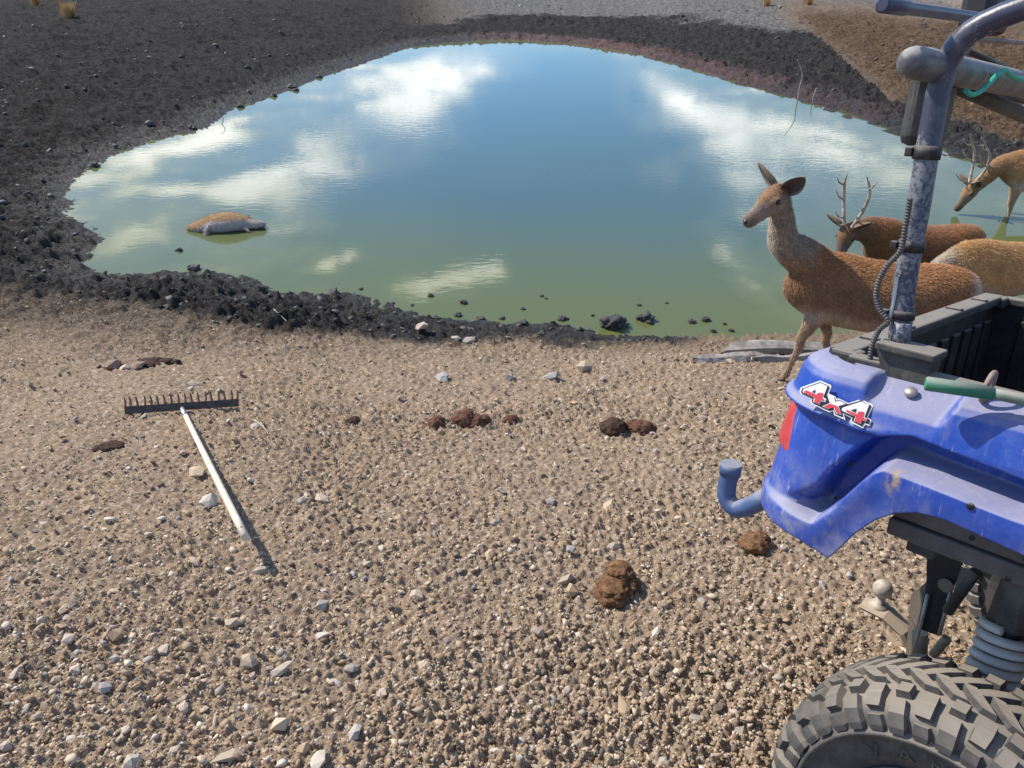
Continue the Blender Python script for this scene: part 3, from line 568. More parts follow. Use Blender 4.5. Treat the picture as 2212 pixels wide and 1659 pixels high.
# ------------------------------------------------------------------ weathered planks, twigs, straw, tufts
M_GREYWOOD = flat_mat('grey_wood', (.13, .115, .10), (.33, .30, .265), .9, 9, 0, .8, .012)
def plank(p0, p1, wd, th, lab, seed):
    p0, p1 = np.asarray(p0), np.asarray(p1); r = random.Random(seed); ax = p1 - p0; Ln = np.linalg.norm(ax); ax /= Ln; sd_ = np.cross([0, 0, 1.], ax); sd_ /= np.linalg.norm(sd_); up = np.cross(ax, sd_); n = 22; g = G(); V = []
    for i in range(n):
        q = i / (n - 1); e = 1 - .5 * (1 - min(1, q * 9)) - .6 * max(0, q * 8 - 7)
        for k in range(10):
            a = 2 * math.pi * k / 10; rr2 = 1 + .16 * math.sin(k * 2.1 + seed) + r.uniform(-.09, .09)
            V.append(p0 + ax * (Ln * q + (r.uniform(-.05, .05) if i in (0, n - 1) else 0)) + (sd_ * math.copysign(abs(math.cos(a)) ** .6, math.cos(a)) * wd * rr2 + up * math.copysign(abs(math.sin(a)) ** .6, math.sin(a)) * th * rr2) * e + up * (th * .8 + .01 * math.sin(q * 7 + seed)))
    F = [(i * 10 + k, i * 10 + (k + 1) % 10, (i + 1) * 10 + (k + 1) % 10, (i + 1) * 10 + k) for i in range(n - 1) for k in range(10)] + [tuple(range(10))[::-1], tuple((n - 1) * 10 + k for k in range(10))]
    g.add(V, F); o = link('weathered_log', g.mesh('weathered_log', p0), M_GREYWOOD, None, p0); tag(o, lab, 'log'); return o
def gp(px, py):
    g = on_ground(px, py); return np.array([g[0], g[1], ground_z(g[0], g[1], False) - .01])
plank(gp(1497, 786), gp(1660, 784), .05, .036, 'short split grey log in front of the longer one at the shore', 3)
plank(gp(1562, 766), gp(1820, 768), .07, .050, 'long weathered grey log lying along the water edge behind the doe hoof', 5)
plank(gp(1630, 788), gp(1790, 782), .045, .036, 'cracked grey log end lying beside the doe hoof', 8)
M_TWIG = flat_mat('bleached_twig', (.30, .27, .24), (.45, .42, .38), .85, 30)
def twig(pts, r0, r1, lab, name='twig', cat='twig', grp=None, mat=None):
    P = spline(pts, max(6, len(pts) * 4)); g = G(); g.tube(P, np.linspace(r0, r1, len(P)), 6); o = link(name, g.mesh(name, pts[0]), mat or M_TWIG, None, pts[0]); return tag(o, lab, cat, grp)
def up_at(px, py, base):       # a point standing over 'base', at the height its pixel asks for
    r = ray(px, py); t_ = base[1] / r[1] if False else (base[1] - CAM[1]) / r[1]; return CAM + r * t_
b0 = on_water(1725, 213); b0[2] -= .03
twig([b0, up_at(1727, 190, b0), up_at(1733, 165, b0), up_at(1729, 145, b0), up_at(1722, 128, b0)], .016, .006, 'bent bare twig standing upright out of the far water')
b1 = on_water(1757, 222); b1[2] -= .03
twig([b1, up_at(1757, 208, b1), up_at(1764, 190, b1)], .015, .008, 'short forked stub standing beside the upright twig')
twig([on_water(1760, 213) + [0, 0, .03], on_water(1790, 208) + [0, 0, .04], on_water(1832, 197) + [0, 0, .06]], .014, .006, 'thin branch lying from the water onto the far mud')
b2 = on_water(478, 268); b2[2] -= .02
twig([b2, up_at(482, 256, b2), up_at(470, 246, b2)], .009, .004, 'small dead sprig at the left waterline')
M_STRAW = flat_mat('straw', (.55, .47, .31), (.68, .60, .43), .8, 30)
for i in range(26):
    px, py = random.uniform(60, 1600), random.uniform(790, 1640)
    g = on_ground(px, py); z = ground_z(g[0], g[1]); a = random.uniform(0, 6.28); l = random.uniform(.03, .10); p0 = np.array([g[0], g[1], z + .004]); p1 = p0 + np.array([math.cos(a) * l, math.sin(a) * l, random.uniform(.0, .012)])
    twig([p0, (p0 + p1) / 2 + np.array([random.uniform(-.006, .006), random.uniform(-.006, .006), .004]), p1], .0014, .0009, 'short dry straw stalk ' + near_what(g[0], g[1]), 'straw', 'straw', 'straw stalks ' + near_what(g[0], g[1]), M_STRAW)
for pts, lab in [([(600, 1260 - 540), (625, 728), (660, 742)], 'long pale straw lying across the mud edge'), ([(375, 805), (400, 818), (440, 838)], 'long pale straw beside the brownish cobble')]:
    twig([np.array([*on_ground(*q)[:2], ground_z(*on_ground(*q)[:2]) + .006]) for q in pts], .0035, .002, lab, 'straw', 'straw', None, M_STRAW)
for i in range(7):
    q0 = on_ground(548 + i * 3, 918 + i * 2); q1 = on_ground(575 + random.uniform(0, 14), 930 + i * 3.0)
    p0 = np.array([q0[0], q0[1], ground_z(q0[0], q0[1]) + .006]); p1 = np.array([q1[0], q1[1], ground_z(q1[0], q1[1]) + .008])
    twig([p0, (p0 + p1) / 2 + np.array([0, 0, .006]), p1], .0022, .0014, 'pale straw stalk in a small bundle right of the rake head', 'straw', 'straw', 'straw bundle by the rake head', M_STRAW)
M_DRYGRASS = flat_mat('dry_grass', (.52, .33, .14), (.66, .46, .23), .85, 20)
def tuft(x, y, h, nb, lab):
    z = ground_z(x, y, False); V, F = [], []
    for i in range(nb):
        a, s = random.uniform(0, 6.28), abs(random.gauss(0, .16)) * h; bx, by = s * math.cos(a), s * math.sin(a); l = h * random.uniform(.55, 1.1); lean = random.uniform(.08, .5); wd = .007
        d = np.array([-math.sin(a + 1), math.cos(a + 1), 0]) * wd; p = np.array([bx, by, -.03]); q = np.array([bx + math.cos(a) * lean * l * .4, by + math.sin(a) * lean * l * .4, l * .6]); e = np.array([bx + math.cos(a) * lean * l, by + math.sin(a) * lean * l, l]); b = len(V)
        V += [p - d, p + d, q + d * .8, q - d * .8, e]; F += [(b, b + 1, b + 2), (b, b + 2, b + 3), (b + 3, b + 2, b + 4)]
    o = link('grass_tuft', np_mesh('grass_tuft', np.array(V), np.array(F)), M_DRYGRASS, None, (x, y, z)); tag(o, lab, 'grass'); return o
def land_hit(px, py):
    r = ray(px, py); t_ = np.linspace(2, 80, 1600); P = CAM[None] + r[None] * t_[:, None]; hz = height(P[:, 0], P[:, 1], False)[0]; k = np.argmax(P[:, 2] < hz); return P[k]
p = land_hit(152, 42); tuft(p[0], p[1], .50, 420, 'tall tuft of dry golden grass on the dark left bank')
p = land_hit(78, 14); tuft(p[0], p[1], .40, 260, 'smaller tuft of dry grass further along the left bank')
for i, (px, py, lab) in enumerate([(1655, 14, 'dry grass tuft at the top of the far grey slope'), (1745, 12, 'low dry grass tuft on the far tan slope')]):
    p = land_hit(px, py); tuft(p[0], p[1], .45, 160, lab)

# ------------------------------------------------------------------ the buggy, in its own frame: u forward, v to its left, w up; origin at the hub face of the right rear wheel
RT = .365                                           # tyre radius
_n = np.array([0, SL, 1.]); _n /= np.linalg.norm(_n)
_r = ray(1989, 1860); HUB = CAM + _r * ((RT - CAM @ _n) / (_r @ _n))
_f = np.array([math.cos(R(-48)), math.sin(R(-48)), 0]); _f -= _n * (_f @ _n); _f /= np.linalg.norm(_f)
_l = np.cross(_n, _f); _ro = R(-3.0)
VF, VL, VU = _f, _l * math.cos(_ro) + _n * math.sin(_ro), _n * math.cos(_ro) - _l * math.sin(_ro)
def PV(px, py, v):
    """pixel -> point of the plane at v in the buggy's frame"""
    q = on_plane(px, py, HUB + VL * v, VL) - HUB; return np.array([q @ VF, q @ VL, q @ VU])
def PW(px, py, w_):
    q = on_plane(px, py, HUB + VU * w_, VU) - HUB; return np.array([q @ VF, q @ VL, q @ VU])
def PU(px, py, u_):
    q = on_plane(px, py, HUB + VF * u_, VF) - HUB; return np.array([q @ VF, q @ VL, q @ VU])
OFF = np.array([.35, .81, -RT])                      # the root sits on the ground under the middle of the bed
ROT = Matrix((VF, VL, VU)).transposed()
utv = empty('utility_buggy', HUB + VF * OFF[0] + VL * OFF[1] + VU * OFF[2]); utv.rotation_mode = 'QUATERNION'; utv.rotation_quaternion = ROT.to_quaternion()
tag(utv, 'dusty blue four wheel drive utility buggy with open black bed and worn roll bars', 'buggy')
def part(g, name, mat, parent=None): return g.build(name, mat, parent or utv, OFF)
VC = .81                                             # centre line

SMEAR = tuple(float(q) for q in (PV(1932, 1035, .10) - OFF))
def dusty(name, c1, c2, dust, amt, rough, scale=8., spec=.5, scr=0.):
    m, t = new_mat(name); co = t.n('ShaderNodeTexCoord').outputs['Object']; ge = t.n('ShaderNodeNewGeometry')
    nz = t.n('ShaderNodeSeparateXYZ', {0: ge.outputs['Normal']}).outputs[2]
    n = t.noise(co, scale, 6, .65); nf = t.noise(co, scale * 9, 4, .6)
    c = t.mix(t.ramp(n, .35, .7), c1, c2)
    st = t.noise(t.n('ShaderNodeMapping', {'Vector': co, 'Scale': (scale * 5, scale * 5, scale * .8)}).outputs[0], 1., 4, .6)
    d = t.m('ADD', t.ramp(nz, .35, .85, 0., 1.15), t.m('MULTIPLY', t.ramp(t.m('ADD', t.m('MULTIPLY', n, .6), t.m('MULTIPLY', nf, .4)), .46, .74), .28))
    d = t.m('MULTIPLY', t.m('ADD', d, t.m('MULTIPLY', t.ramp(st, .52, .75), .3)), amt, None, True)
    c = t.mix(d, c, dust)
    if scr:
        zo = t.n('ShaderNodeSeparateXYZ', {0: co}).outputs[2]
        c = t.mix(t.m('MULTIPLY', t.ramp(zo, 1.16, .92), t.ramp(t.noise(co, 14, 6, .7), .38, .66, .05, .55)), c, (.36, .35, .37))
        sm = t.n('ShaderNodeVectorMath', {0: t.n('ShaderNodeMapping', {'Vector': t.n('ShaderNodeVectorMath', {0: co, 1: SMEAR}, operation='SUBTRACT').outputs[0], 'Scale': (1.0, .6, .42)}).outputs[0]}, operation='LENGTH').outputs['Value']
        c = t.mix(t.m('MULTIPLY', t.ramp(sm, .022, .006), t.ramp(t.noise(co, 60, 5, .7), .40, .6)), c, (.36, .28, .17))
        sc_ = t.n('ShaderNodeTexNoise', {'Vector': t.n('ShaderNodeMapping', {'Vector': co, 'Scale': (60., 30., 6.), 'Rotation': (.3, .5, .7)}).outputs[0], 'Scale': 1., 'Detail': 6., 'Roughness': .7}).outputs['Fac']
        c = t.mix(t.m('MULTIPLY', t.ramp(sc_, .62, .68), scr), c, (.45, .46, .52))
    b = t.n('ShaderNodeBump', {'Height': nf, 'Strength': .12, 'Distance': .003})
    return finish(m, t, t.n('ShaderNodeBsdfPrincipled', {'Base Color': c, 'Roughness': t.lin(d, 0, 1, rough, .92), 'Normal': b.outputs[0], 'Specular IOR Level': spec}))
M_BLUE = dusty('blue_plastic', (.014, .060, .35), (.025, .080, .41), (.40, .375, .37), .50, .36, 11, .5, .45)
M_BLACK = dusty('black_plastic', (.012, .012, .013), (.022, .021, .022), (.20, .18, .155), .55, .55, 9)
M_BLACKD = dusty('dusty_black', (.03, .03, .03), (.05, .05, .048), (.24, .215, .18), .75, .6, 14)
M_FRAME = dusty('frame_paint', (.085, .08, .078), (.12, .112, .105), (.25, .225, .19), .6, .6, 10)
M_RUBBER = dusty('rubber', (.075, .072, .068), (.115, .108, .100), (.27, .235, .19), .70, .8, 16, .3)
M_RED = flat_mat('red_lens', (.42, .045, .05), (.50, .075, .075), .35, 30, 0, .15, .002)
M_METAL = flat_mat('zinc', (.36, .34, .31), (.50, .48, .44), .5, 30, .6, .2, .002)
M_PIPE = dusty('pipe_paint', (.05, .10, .22), (.08, .13, .28), (.30, .30, .30), .6, .5, 10)
M_TANMETAL = dusty('dusty_hitch', (.20, .16, .12), (.26, .21, .15), (.42, .33, .24), .8, .8, 12)
M_HOSE = flat_mat('conduit', (.055, .055, .055), (.11, .105, .10), .55, 30)
M_RING = flat_mat('rusty_ring', (.22, .15, .12), (.34, .25, .21), .8, 60)
M_GREEN = dusty('green_grip', (.02, .17, .09), (.03, .22, .12), (.30, .30, .25), .6, .5, 12)
M_SPRING = dusty('pale_spring', (.46, .45, .42), (.58, .56, .53), (.42, .37, .30), .8, .6, 14)
m, t = new_mat('worn_tube'); co = t.n('ShaderNodeTexCoord').outputs['Object']
zc = t.n('ShaderNodeSeparateXYZ', {0: co}).outputs[2]
fl = t.m('ADD', t.m('ADD', t.m('MULTIPLY', t.noise(co, 95, 5, .75), .7), t.m('MULTIPLY', t.noise(co, 12, 3, .5), .35)), t.ramp(zc, 1.76, 1.86, .02, -.11))
c = t.mix(t.ramp(fl, .50, .56), (.050, .054, .085), (.185, .195, .215)); c = t.mix(t.m('MULTIPLY', t.ramp(t.noise(co, 23, 5), .55, .7), .6), c, (.13, .135, .165))
M_TUBE = finish(m, t, t.n('ShaderNodeBsdfPrincipled', {'Base Color': c, 'Roughness': t.lin(fl, .45, .6, .35, .6), 'Normal': t.n('ShaderNodeBump', {'Height': fl, 'Strength': .25, 'Distance': .003}).outputs[0]}))

# --- moulded side skin: a path in plan (side, rounded tail corner, rear) pushed outwards by d(s, w)
V0, UC, RHO, WTOP = .24, -.425, .05, .965
zz2 = lambda x, y: (1540.8 + x * .3034, 770.4 + y * .3034)        # enlarged crop -> photograph copy
def curve(pts, v): 
    q = np.array([PV(*zz2(*p), v) for p in pts]); o = np.argsort(q[:, 0]); return q[o][:, 0], q[o][:, 2]
bu, bw = curve([(430, 1160), (620, 1300), (815, 1437), (850, 1405), (900, 1360), (1000, 1260), (1150, 1160), (1300, 1110), (1450, 1105), (1640, 1150), (2212, 1410)], .10)
fu, fw = curve([(450, 860), (850, 1030), (1000, 930), (1200, 750), (1290, 680), (1380, 650), (2212, 960)], .20)     # where the flare leaves the panel
lu, lw = curve([(580, 325), (1180, 570), (1400, 565), (2212, 880)], .14)     # ledge under the upper panel
gu, gw = [], []
for p in [(740, 1000), (900, 790), (1100, 620), (1180, 572)]:
    q = PV(*zz2(*p), .17); gu.append(q[0]); gw.append(q[2])
gu, gw = np.array(gu), np.array(gw)                                # front end of the tail panel, as u of w
bu = np.r_[-.585, bu]; bw = np.r_[.525, bw]
AF = .33                                                           # the arch comes down again in front of the wheel
def bottom(s):
    b = np.interp(s, bu, bw)
    return np.where(s > .06, np.interp(s, [.06, .14, .20, .26, .30, .33, .34], [bw[-1], bw[-1] - .01, .70, .64, .58, .50, .47]), b)
def flare_in(s):
    f = np.interp(s, fu, fw); return np.where(s > .06, np.interp(s, [.06, .18, .26, .34, .42, .48], [fw[-1], fw[-1] - .005, .80, .73, .65, .62]), f)
def dfun(s, w_):
    rear = sstep(.0, .06, UC - s)
    fin = flare_in(s); led = np.interp(s, lu, lw); 
    notch = sstep(-.365, -.350, s) * (1 - sstep(-.205, -.185 , s - (w_ - .93) * .3))
    up = np.interp(w_, [.86, .90, .93, .948, .960, WTOP], [.104, .096, .088, .078, .058, .034])
    upn = np.interp(w_, [.86, .895, .91, WTOP], [.104, .092, .080, .0])
    d = up * (1 - notch) + upn * notch
    tail = 1 - sstep(-.010, .010, s - np.interp(w_, gw, gu))       # tail panel, ends at the slanting groove
    low = (.086 + .038 * np.clip((led - w_) / np.maximum(led - fin, .02), 0, 1)) * tail + .020 * (1 - tail)
    below = sstep(.002, -.007, w_ - led)
    bulge = .016 * np.exp(-((w_ - led - .004) / .012) ** 2) * sstep(-.28, -.36, s)
    d = d * (1 - below) + low * below + bulge
    fl_ = sstep(.002, -.024, w_ - fin)
    fd = .140 - .010 * rear + .006 * np.exp(-((w_ - fin + .05) / .05) ** 2)
    return d * (1 - fl_) + fd * fl_
def skin(s, w_, extra=0.):
    s = np.asarray(s, float); w_ = np.asarray(w_, float); d = dfun(s, w_) + extra
    arc = RHO * math.pi / 2; ph = np.clip((UC - s) / RHO, 0, math.pi / 2); re = np.maximum(UC - arc - s, 0)
    pu = np.where(s >= UC, s, UC - RHO * np.sin(ph)); pv = np.where(s >= UC, V0, V0 + RHO - RHO * np.cos(ph)) + re
    return np.stack([pu - np.sin(ph) * d, pv - np.cos(ph) * d, w_ + 0 * s], -1)
def skin_mesh(s0, s1, ns, nw, mirror=False):
    ss = np.linspace(s0, s1, ns); g = G(); V = []
    for s in ss:
        b = float(bottom(np.array(s))); wr = np.linspace(b, WTOP, nw); P = skin(np.full(nw, s), wr)
        lip = P[0] + np.array([0, .045, .004]); V += [lip, P[0] + np.array([0, .006, -.003])] + list(P) + [P[-1] + np.array([0, .02, 0]) if s > UC else P[-1] + np.array([.02, .0, 0])]
    m_ = nw + 3; V = np.array(V)
    if mirror: V[:, 1] = 2 * VC - V[:, 1]
    g.add(V, [(i * m_ + k, (i + 1) * m_ + k, (i + 1) * m_ + k + 1, i * m_ + k + 1) for i in range(ns - 1) for k in range(m_ - 1)], True); return g
side = part(skin_mesh(-.64, .72, 196, 92), 'side_panel', M_BLUE)
part(skin_mesh(-.64, .72, 70, 40, True), 'side_panel', M_BLUE)
# tail light, wrapped round the corner of the tail panel
def patch(s0, s1, w0, w1, ns, nw, ex, lean=0.):
    g = G(); V = []
    for i in range(ns):
        for k in range(nw):
            a, b = i / (ns - 1), k / (nw - 1); e = ex * (1 - (2 * a - 1) ** 6) * (1 - (2 * b - 1) ** 8) - .001
            V.append(skin(s0 + (s1 - s0) * a + lean * (b - .5), w0 + (w1 - w0) * b, e))
    g.add(V, [(i * nw + k, (i + 1) * nw + k, (i + 1) * nw + k + 1, i * nw + k + 1) for i in range(ns - 1) for k in range(nw - 1)], True); return g
part(patch(-.540, -.462, .720, .842, 14, 16, .012, -.014), 'tail_light', M_RED)
g = patch(-.530, -.455, .722, .838, 14, 16, .010); g.v = [(a, 2 * VC - b, c) for a, b, c in g.v]; part(g, 'tail_light', M_RED)

for q in ((-.10, .775), (-.40, .63), (.10, .78), (-.385, .735)):
    p_ = skin(*q); g = G(); g.lathe([(-.001, .0075), (.003, .0072), (.0045, .005), (.0048, 0)], p_, np.array([0, -1., 0]), np.array([1., 0, 0]), 12); part(g, 'rivet', M_BLACK)
# --- "4x4" sticker: cut-out layers on the upper panel
_a, _b, _c = [skin(*q) for q in ((-.42, .925), (-.30, .925), (-.38, .895))]
pn = np.cross(_b - _a, _c - _a); pn /= np.linalg.norm(pn); pn = pn if pn[1] < 0 else -pn
def on_sticker(x, y, lift):
    px, py = 1712.0 + x * .08772, 810.4 + y * .08772; r = ray(px, py); ru = np.array([r @ VF, r @ VL, r @ VU]); c0 = CAM - HUB; cu = np.array([c0 @ VF, c0 @ VL, c0 @ VU])
    return cu + ru * (((_a + pn * lift - cu) @ pn) / (ru @ pn))
M_SW = flat_mat('sticker_white', (.80, .80, .78), (.86, .86, .84), .45, 20, 0, 0); M_SK = flat_mat('sticker_black', (.02, .02, .022), (.03, .03, .03), .45, 20, 0, 0); M_SR = flat_mat('sticker_red', (.62, .05, .07), (.68, .07, .09), .45, 20, 0, 0)
stk = None
def layer(poly, lift, mat, name, parent=None):
    g = G(); P = [on_sticker(x, y, lift) for x, y in poly]; n_ = len(P); g.add(P, [tuple(range(n_))]); me = g.mesh(name, OFF)
    if (me.polygons[0].normal @ Vector(pn)) < 0: me.flip_normals()
    return link(name, me, mat, parent or utv)
SB = .006
stk = layer([(165, 400), (205, 300), (680, 130), (940, 240), (955, 290), (890, 450), (1060, 530), (1085, 590), (1135, 570), (1380, 690), (1680, 590), (1960, 715), (1985, 765), (1850, 1045), (1925, 1085), (1940, 1130), (1890, 1255), (1790, 1215), (1735, 1310), (1440, 1165), (1420, 1110), (1460, 1060), (1255, 955), (1300, 1100), (1030, 985), (1000, 880), (905, 915), (470, 705), (430, 640), (460, 590), (190, 460)], SB, M_SW, 'sticker'); stk['label'] = 'white edged sticker reading 4x4'
layer([(205, 400), (240, 330), (680, 168), (882, 257), (912, 300), (842, 470), (1038, 552), (1070, 632), (1150, 603), (1370, 712), (1680, 622), (1922, 732), (1942, 770), (1822, 1045), (1897, 1090), (1907, 1130), (1878, 1212), (1768, 1168), (1718, 1268), (1477, 1138), (1452, 1110), (1482, 1045), (1222, 920), (1250, 1038), (1052, 962), (1012, 850), (900, 878), (492, 688), (462, 640), (492, 585), (218, 450)], SB + .0012, M_SK, 'sticker_outline', stk)
for P in ([(245, 400), (275, 340), (685, 190), (860, 270), (755, 545), (830, 590), (805, 665), (700, 640), (675, 735), (500, 655), (530, 560), (260, 430)], [(850, 480), (1010, 540), (1060, 660), (1155, 630), (1310, 705), (1130, 760), (1205, 985), (1080, 955), (1000, 790), (880, 840), (735, 765), (920, 690)], [(1210, 840), (1240, 800), (1690, 650), (1890, 725), (1770, 1030), (1835, 1075), (1815, 1150), (1715, 1110), (1690, 1210), (1505, 1130), (1545, 1020), (1220, 875)]):
    layer(P, SB + .0024, M_SW, 'sticker_character', stk)
for P in ([(268, 402), (340, 368), (590, 480), (620, 430), (760, 440), (725, 555), (785, 600), (770, 640), (690, 605), (660, 720), (520, 650), (555, 560), (275, 425)], [(765, 765), (930, 702), (1110, 760), (1185, 965), (1085, 945), (1020, 790), (882, 828)], [(1300, 875), (1340, 850), (1590, 960), (1620, 890), (1770, 905), (1735, 1040), (1818, 1080), (1800, 1130), (1710, 1090), (1690, 1195), (1520, 1125), (1558, 1020)]):
    layer(P, SB + .0036, M_SR, 'sticker_colour', stk)
for P in ([(470, 408), (570, 355), (545, 440)], [(1430, 862), (1580, 820), (1550, 922)]): layer(P, SB + .0036, M_SK, 'sticker_counter', stk)

# --- bed: floor, walls, tailgate, rails
UT = -.475                                            # tailgate plane
E3 = np.eye(3)
g = G(); g.box((.14, VC, .66), (.60, .54, .012)); part(g, 'bed_floor', M_BLACK)
for sgn in (-1, 1):
    vv_ = VC + sgn * .555
    g = G(); g.box((.14, vv_ + sgn * .012, .815), (.60, .010, .142)); 
    for i in range(9): g.box((-.36 + i * .125, vv_ - sgn * .004, .80), (.022, .007, .11), None, .004)
    wl = part(g, 'bed_wall', M_BLACK)
    g = G(); g.box((.14, vv_ + sgn * .008, .966), (.585, .022, .012), None, .005); part(g, 'bed_rail', M_BLACKD)
tg = G(); tg.box((UT, VC, .82), (.014, .562, .14), None, .004)
for i in range(11): tg.box((UT + .018, VC - .48 + i * .096, .80), (.007, .026, .105), None, .004)
tgo = part(tg, 'tailgate', M_BLACK)
g = G(); g.box((UT, VC, .968), (.030, .556, .014), None, .006); part(g, 'tailgate_rail', M_BLACKD, tgo)
for vv_ in (.40, .62, .98, 1.2): g = G(); g.box((UT + .004, vv_, .984), (.022, .012, .004), None, .002); part(g, 'rail_clip', M_BLACKD, tgo)
g = G(); g.box((.74, VC, .85), (.014, .545, .20), None, .004); part(g, 'bed_front', M_BLACK)
for vv_ in (VC - .54, VC + .54): g = G(); g.box((UT + .012, vv_, .962), (.034, .026, .018), None, .008); part(g, 'corner_cap', M_BLACKD)
p = PV(1965, 858, .19); g = G(); g.lathe([(0, .013), (.006, .0135), (.010, .011), (.0105, .0)], (p[0], .192, .938), np.array([0, -.55, .83]), np.array([1., 0, 0]), 16); part(g, 'bolt', M_METAL)

# --- roll bars
PB = np.array([-.345, .275, 1.0])
_pp = [PV(*q, .275) for q in ((1946, 700), (1957, 600), (1972, 515), (1987, 430), (2002, 335), (2019, 240), (2034, 170), (2058, 110), (2098, 68), (2160, 36))]
pts = [tuple(_pp[0] + (_pp[0] - _pp[1]) * .5)] + [tuple(q) for q in _pp] + [(-.05, .275, _pp[-1][2] + .03), (.5, .275, 1.70), (.95, .275, 1.68), (1.12, .275, 1.58), (1.45, .275, 1.05)]
for mir in (False, True):
    P = spline([(a, 2 * VC - b, c) if mir else (a, b, c) for a, b, c in pts], 90); g = G(); g.tube(P, .0235, 20); part(g, 'roll_bar', M_TUBE)
g = G(); P = np.array([(-.40, v_, 1.597) for v_ in (.128, .130, .136, .146, .160, .18, .5, .9, 1.42)]); rad = np.array([.004, .012, .021, .027, .030, .031, .031, .031, .031]); g.tube(P, rad, 20); part(g, 'cross_tube', dusty('grey_tube', (.06, .06, .075), (.15, .15, .15), (.34, .33, .31), .75, .45, 22, .5, .6))
g = G(); a, b = PU(1905, 10, -.43), PU(2070, 33, -.43); dv = (b - a) / np.linalg.norm(b - a); g.tube([a, a + dv * .004, a + dv * .10, a + dv * .115, b + dv * .3], [.011, .0145, .0145, .012, .012], 14); part(g, 'light_bar', dusty('navy_tube', (.03, .03, .075), (.05, .05, .10), (.25, .25, .27), .6, .4, 12))
g = G(); a = PU(2130, 22, -.50); g.box(a, (.04, .075, .055), E3, .02); part(g, 'control_box', M_BLACK)
for x0, y0, x1, y1, rd, mt, nm in [(2095, 84, 2260, 96, .006, M_RING, 'rack_rod'), (2060, 165, 2240, 186, .008, M_FRAME, 'rack_rod'), (2080, 176, 2240, 206, .008, M_FRAME, 'rack_rod'), (2090, 186, 2240, 226, .008, M_FRAME, 'rack_rod'), (2050, 176, 2240, 262, .021, M_BLACKD, 'rolled_pad'), (2090, 110, 2180, 150, .007, M_BLACK, 'stay')]:
    g = G(); a, b = PU(x0, y0, -.47), PU(x1, y1, -.47); g.tube([a, (a + b) / 2, b], rd, 12); part(g, nm, mt)
M_CORD = flat_mat('green_cord', (.02, .32, .20), (.04, .42, .27), .6, 80)
g = G(); g.tube(spline([PU(2086, 196, -.345), PU(2096, 204, -.345), PU(2120, 196, -.345), PU(2135, 182, -.345), PU(2172, 152, -.345), PU(2180, 160, -.345), PU(2230, 176, -.345)], 40), .0055, 8); part(g, 'green_cord', M_CORD)
# lamp hanging from the cross tube
c0 = PU(2012, 214, -.43)
g = G(); g.box(c0, (.024, .088, .098), E3, .020); lamp = part(g, 'lamp_housing', M_BLACKD)
g = G(); g.box(c0 + np.array([.022, -.060, .0]), (.012, .022, .082), E3, .005); part(g, 'lamp_bracket', M_METAL, lamp)
g = G(); g.box(c0 + np.array([-.024, 0, 0]), (.003, .058, .066), E3, .002); part(g, 'lens', flat_mat('lens_glass', (.35, .36, .38), (.45, .46, .48), .15, 10), lamp)
# bracket that carries the bar, and collars
g = G(); poly = [(PV(*q, .222)[0], PV(*q, .222)[2]) for q in ((1893, 752), (2012, 786), (1994, 842), (1910, 832))]
V = [(a, .222, b) for a, b in poly] + [(a, .285, b) for a, b in poly]; g.add(V, [(0, 1, 2, 3), (7, 6, 5, 4), (0, 4, 5, 1), (1, 5, 6, 2), (2, 6, 7, 3), (3, 7, 4, 0)]); brk = part(g, 'post_bracket', M_BLACKD)
a, b = PV(1893, 744, .215), PV(2022, 776, .215); g = G(); ax_ = (b - a) / np.linalg.norm(b - a); ay_ = np.array([0, 1., 0]); az_ = np.cross(ax_, ay_); az_ = az_ if az_[2] > 0 else -az_
g.box((a + b) / 2 + np.array([0, .030, 0]), (np.linalg.norm(b - a) / 2, .040, .009), (ax_, ay_, az_), .004); part(g, 'flange', M_BLACKD, brk)
g = G(); g.tube([(-.352, .255, 1.015), (-.352, .255, 1.07)], .017, 14); part(g, 'peg', M_TUBE, brk)
for w_, hgt_, rd in ((1.085, .010, .0275), (1.235, .012, .0275), (1.43, .014, .0275)):
    u_ = float(np.interp(w_, [q[2] for q in _pp], [q[0] for q in _pp])); g = G(); g.tube([(u_, .275, w_ - hgt_), (u_, .275, w_ + hgt_)], rd, 20); g.box((u_ - .031, .262, w_), (.008, .008, hgt_ * .7), E3, .003); part(g, 'clamp', M_BLACK)
# corrugated conduit
cp = [PV(*q, .235) for q in ((1966, 430), (1956, 490), (1943, 545), (1918, 572), (1899, 606), (1893, 640), (1902, 672), (1918, 694), (1900, 712), (1885, 745), (1878, 785), (1874, 805))]
P = spline(cp, 260); g = G(); g.tube(P, np.where(np.arange(260) % 4 < 2, .0066, .0051), 10, True, False); part(g, 'conduit', M_HOSE)
g = G(); g.tube(spline([PV(1938, 600, .25), PV(1930, 650, .25), PV(1922, 688, .25)], 10), .004, 8); part(g, 'cable', flat_mat('white_cable', (.55, .55, .53), (.62, .62, .60), .5, 20))
# tie ring on the rim
c0 = PW(2128, 848, .985); g = G(); T_ = np.linspace(0, 2 * math.pi, 25); g.tube([c0 + np.array([.004 * math.sin(a), .012 + .020 * math.cos(a), .010 + .030 * math.sin(a)]) for a in T_], .0058, 8, False); part(g, 'tie_ring', M_RING)

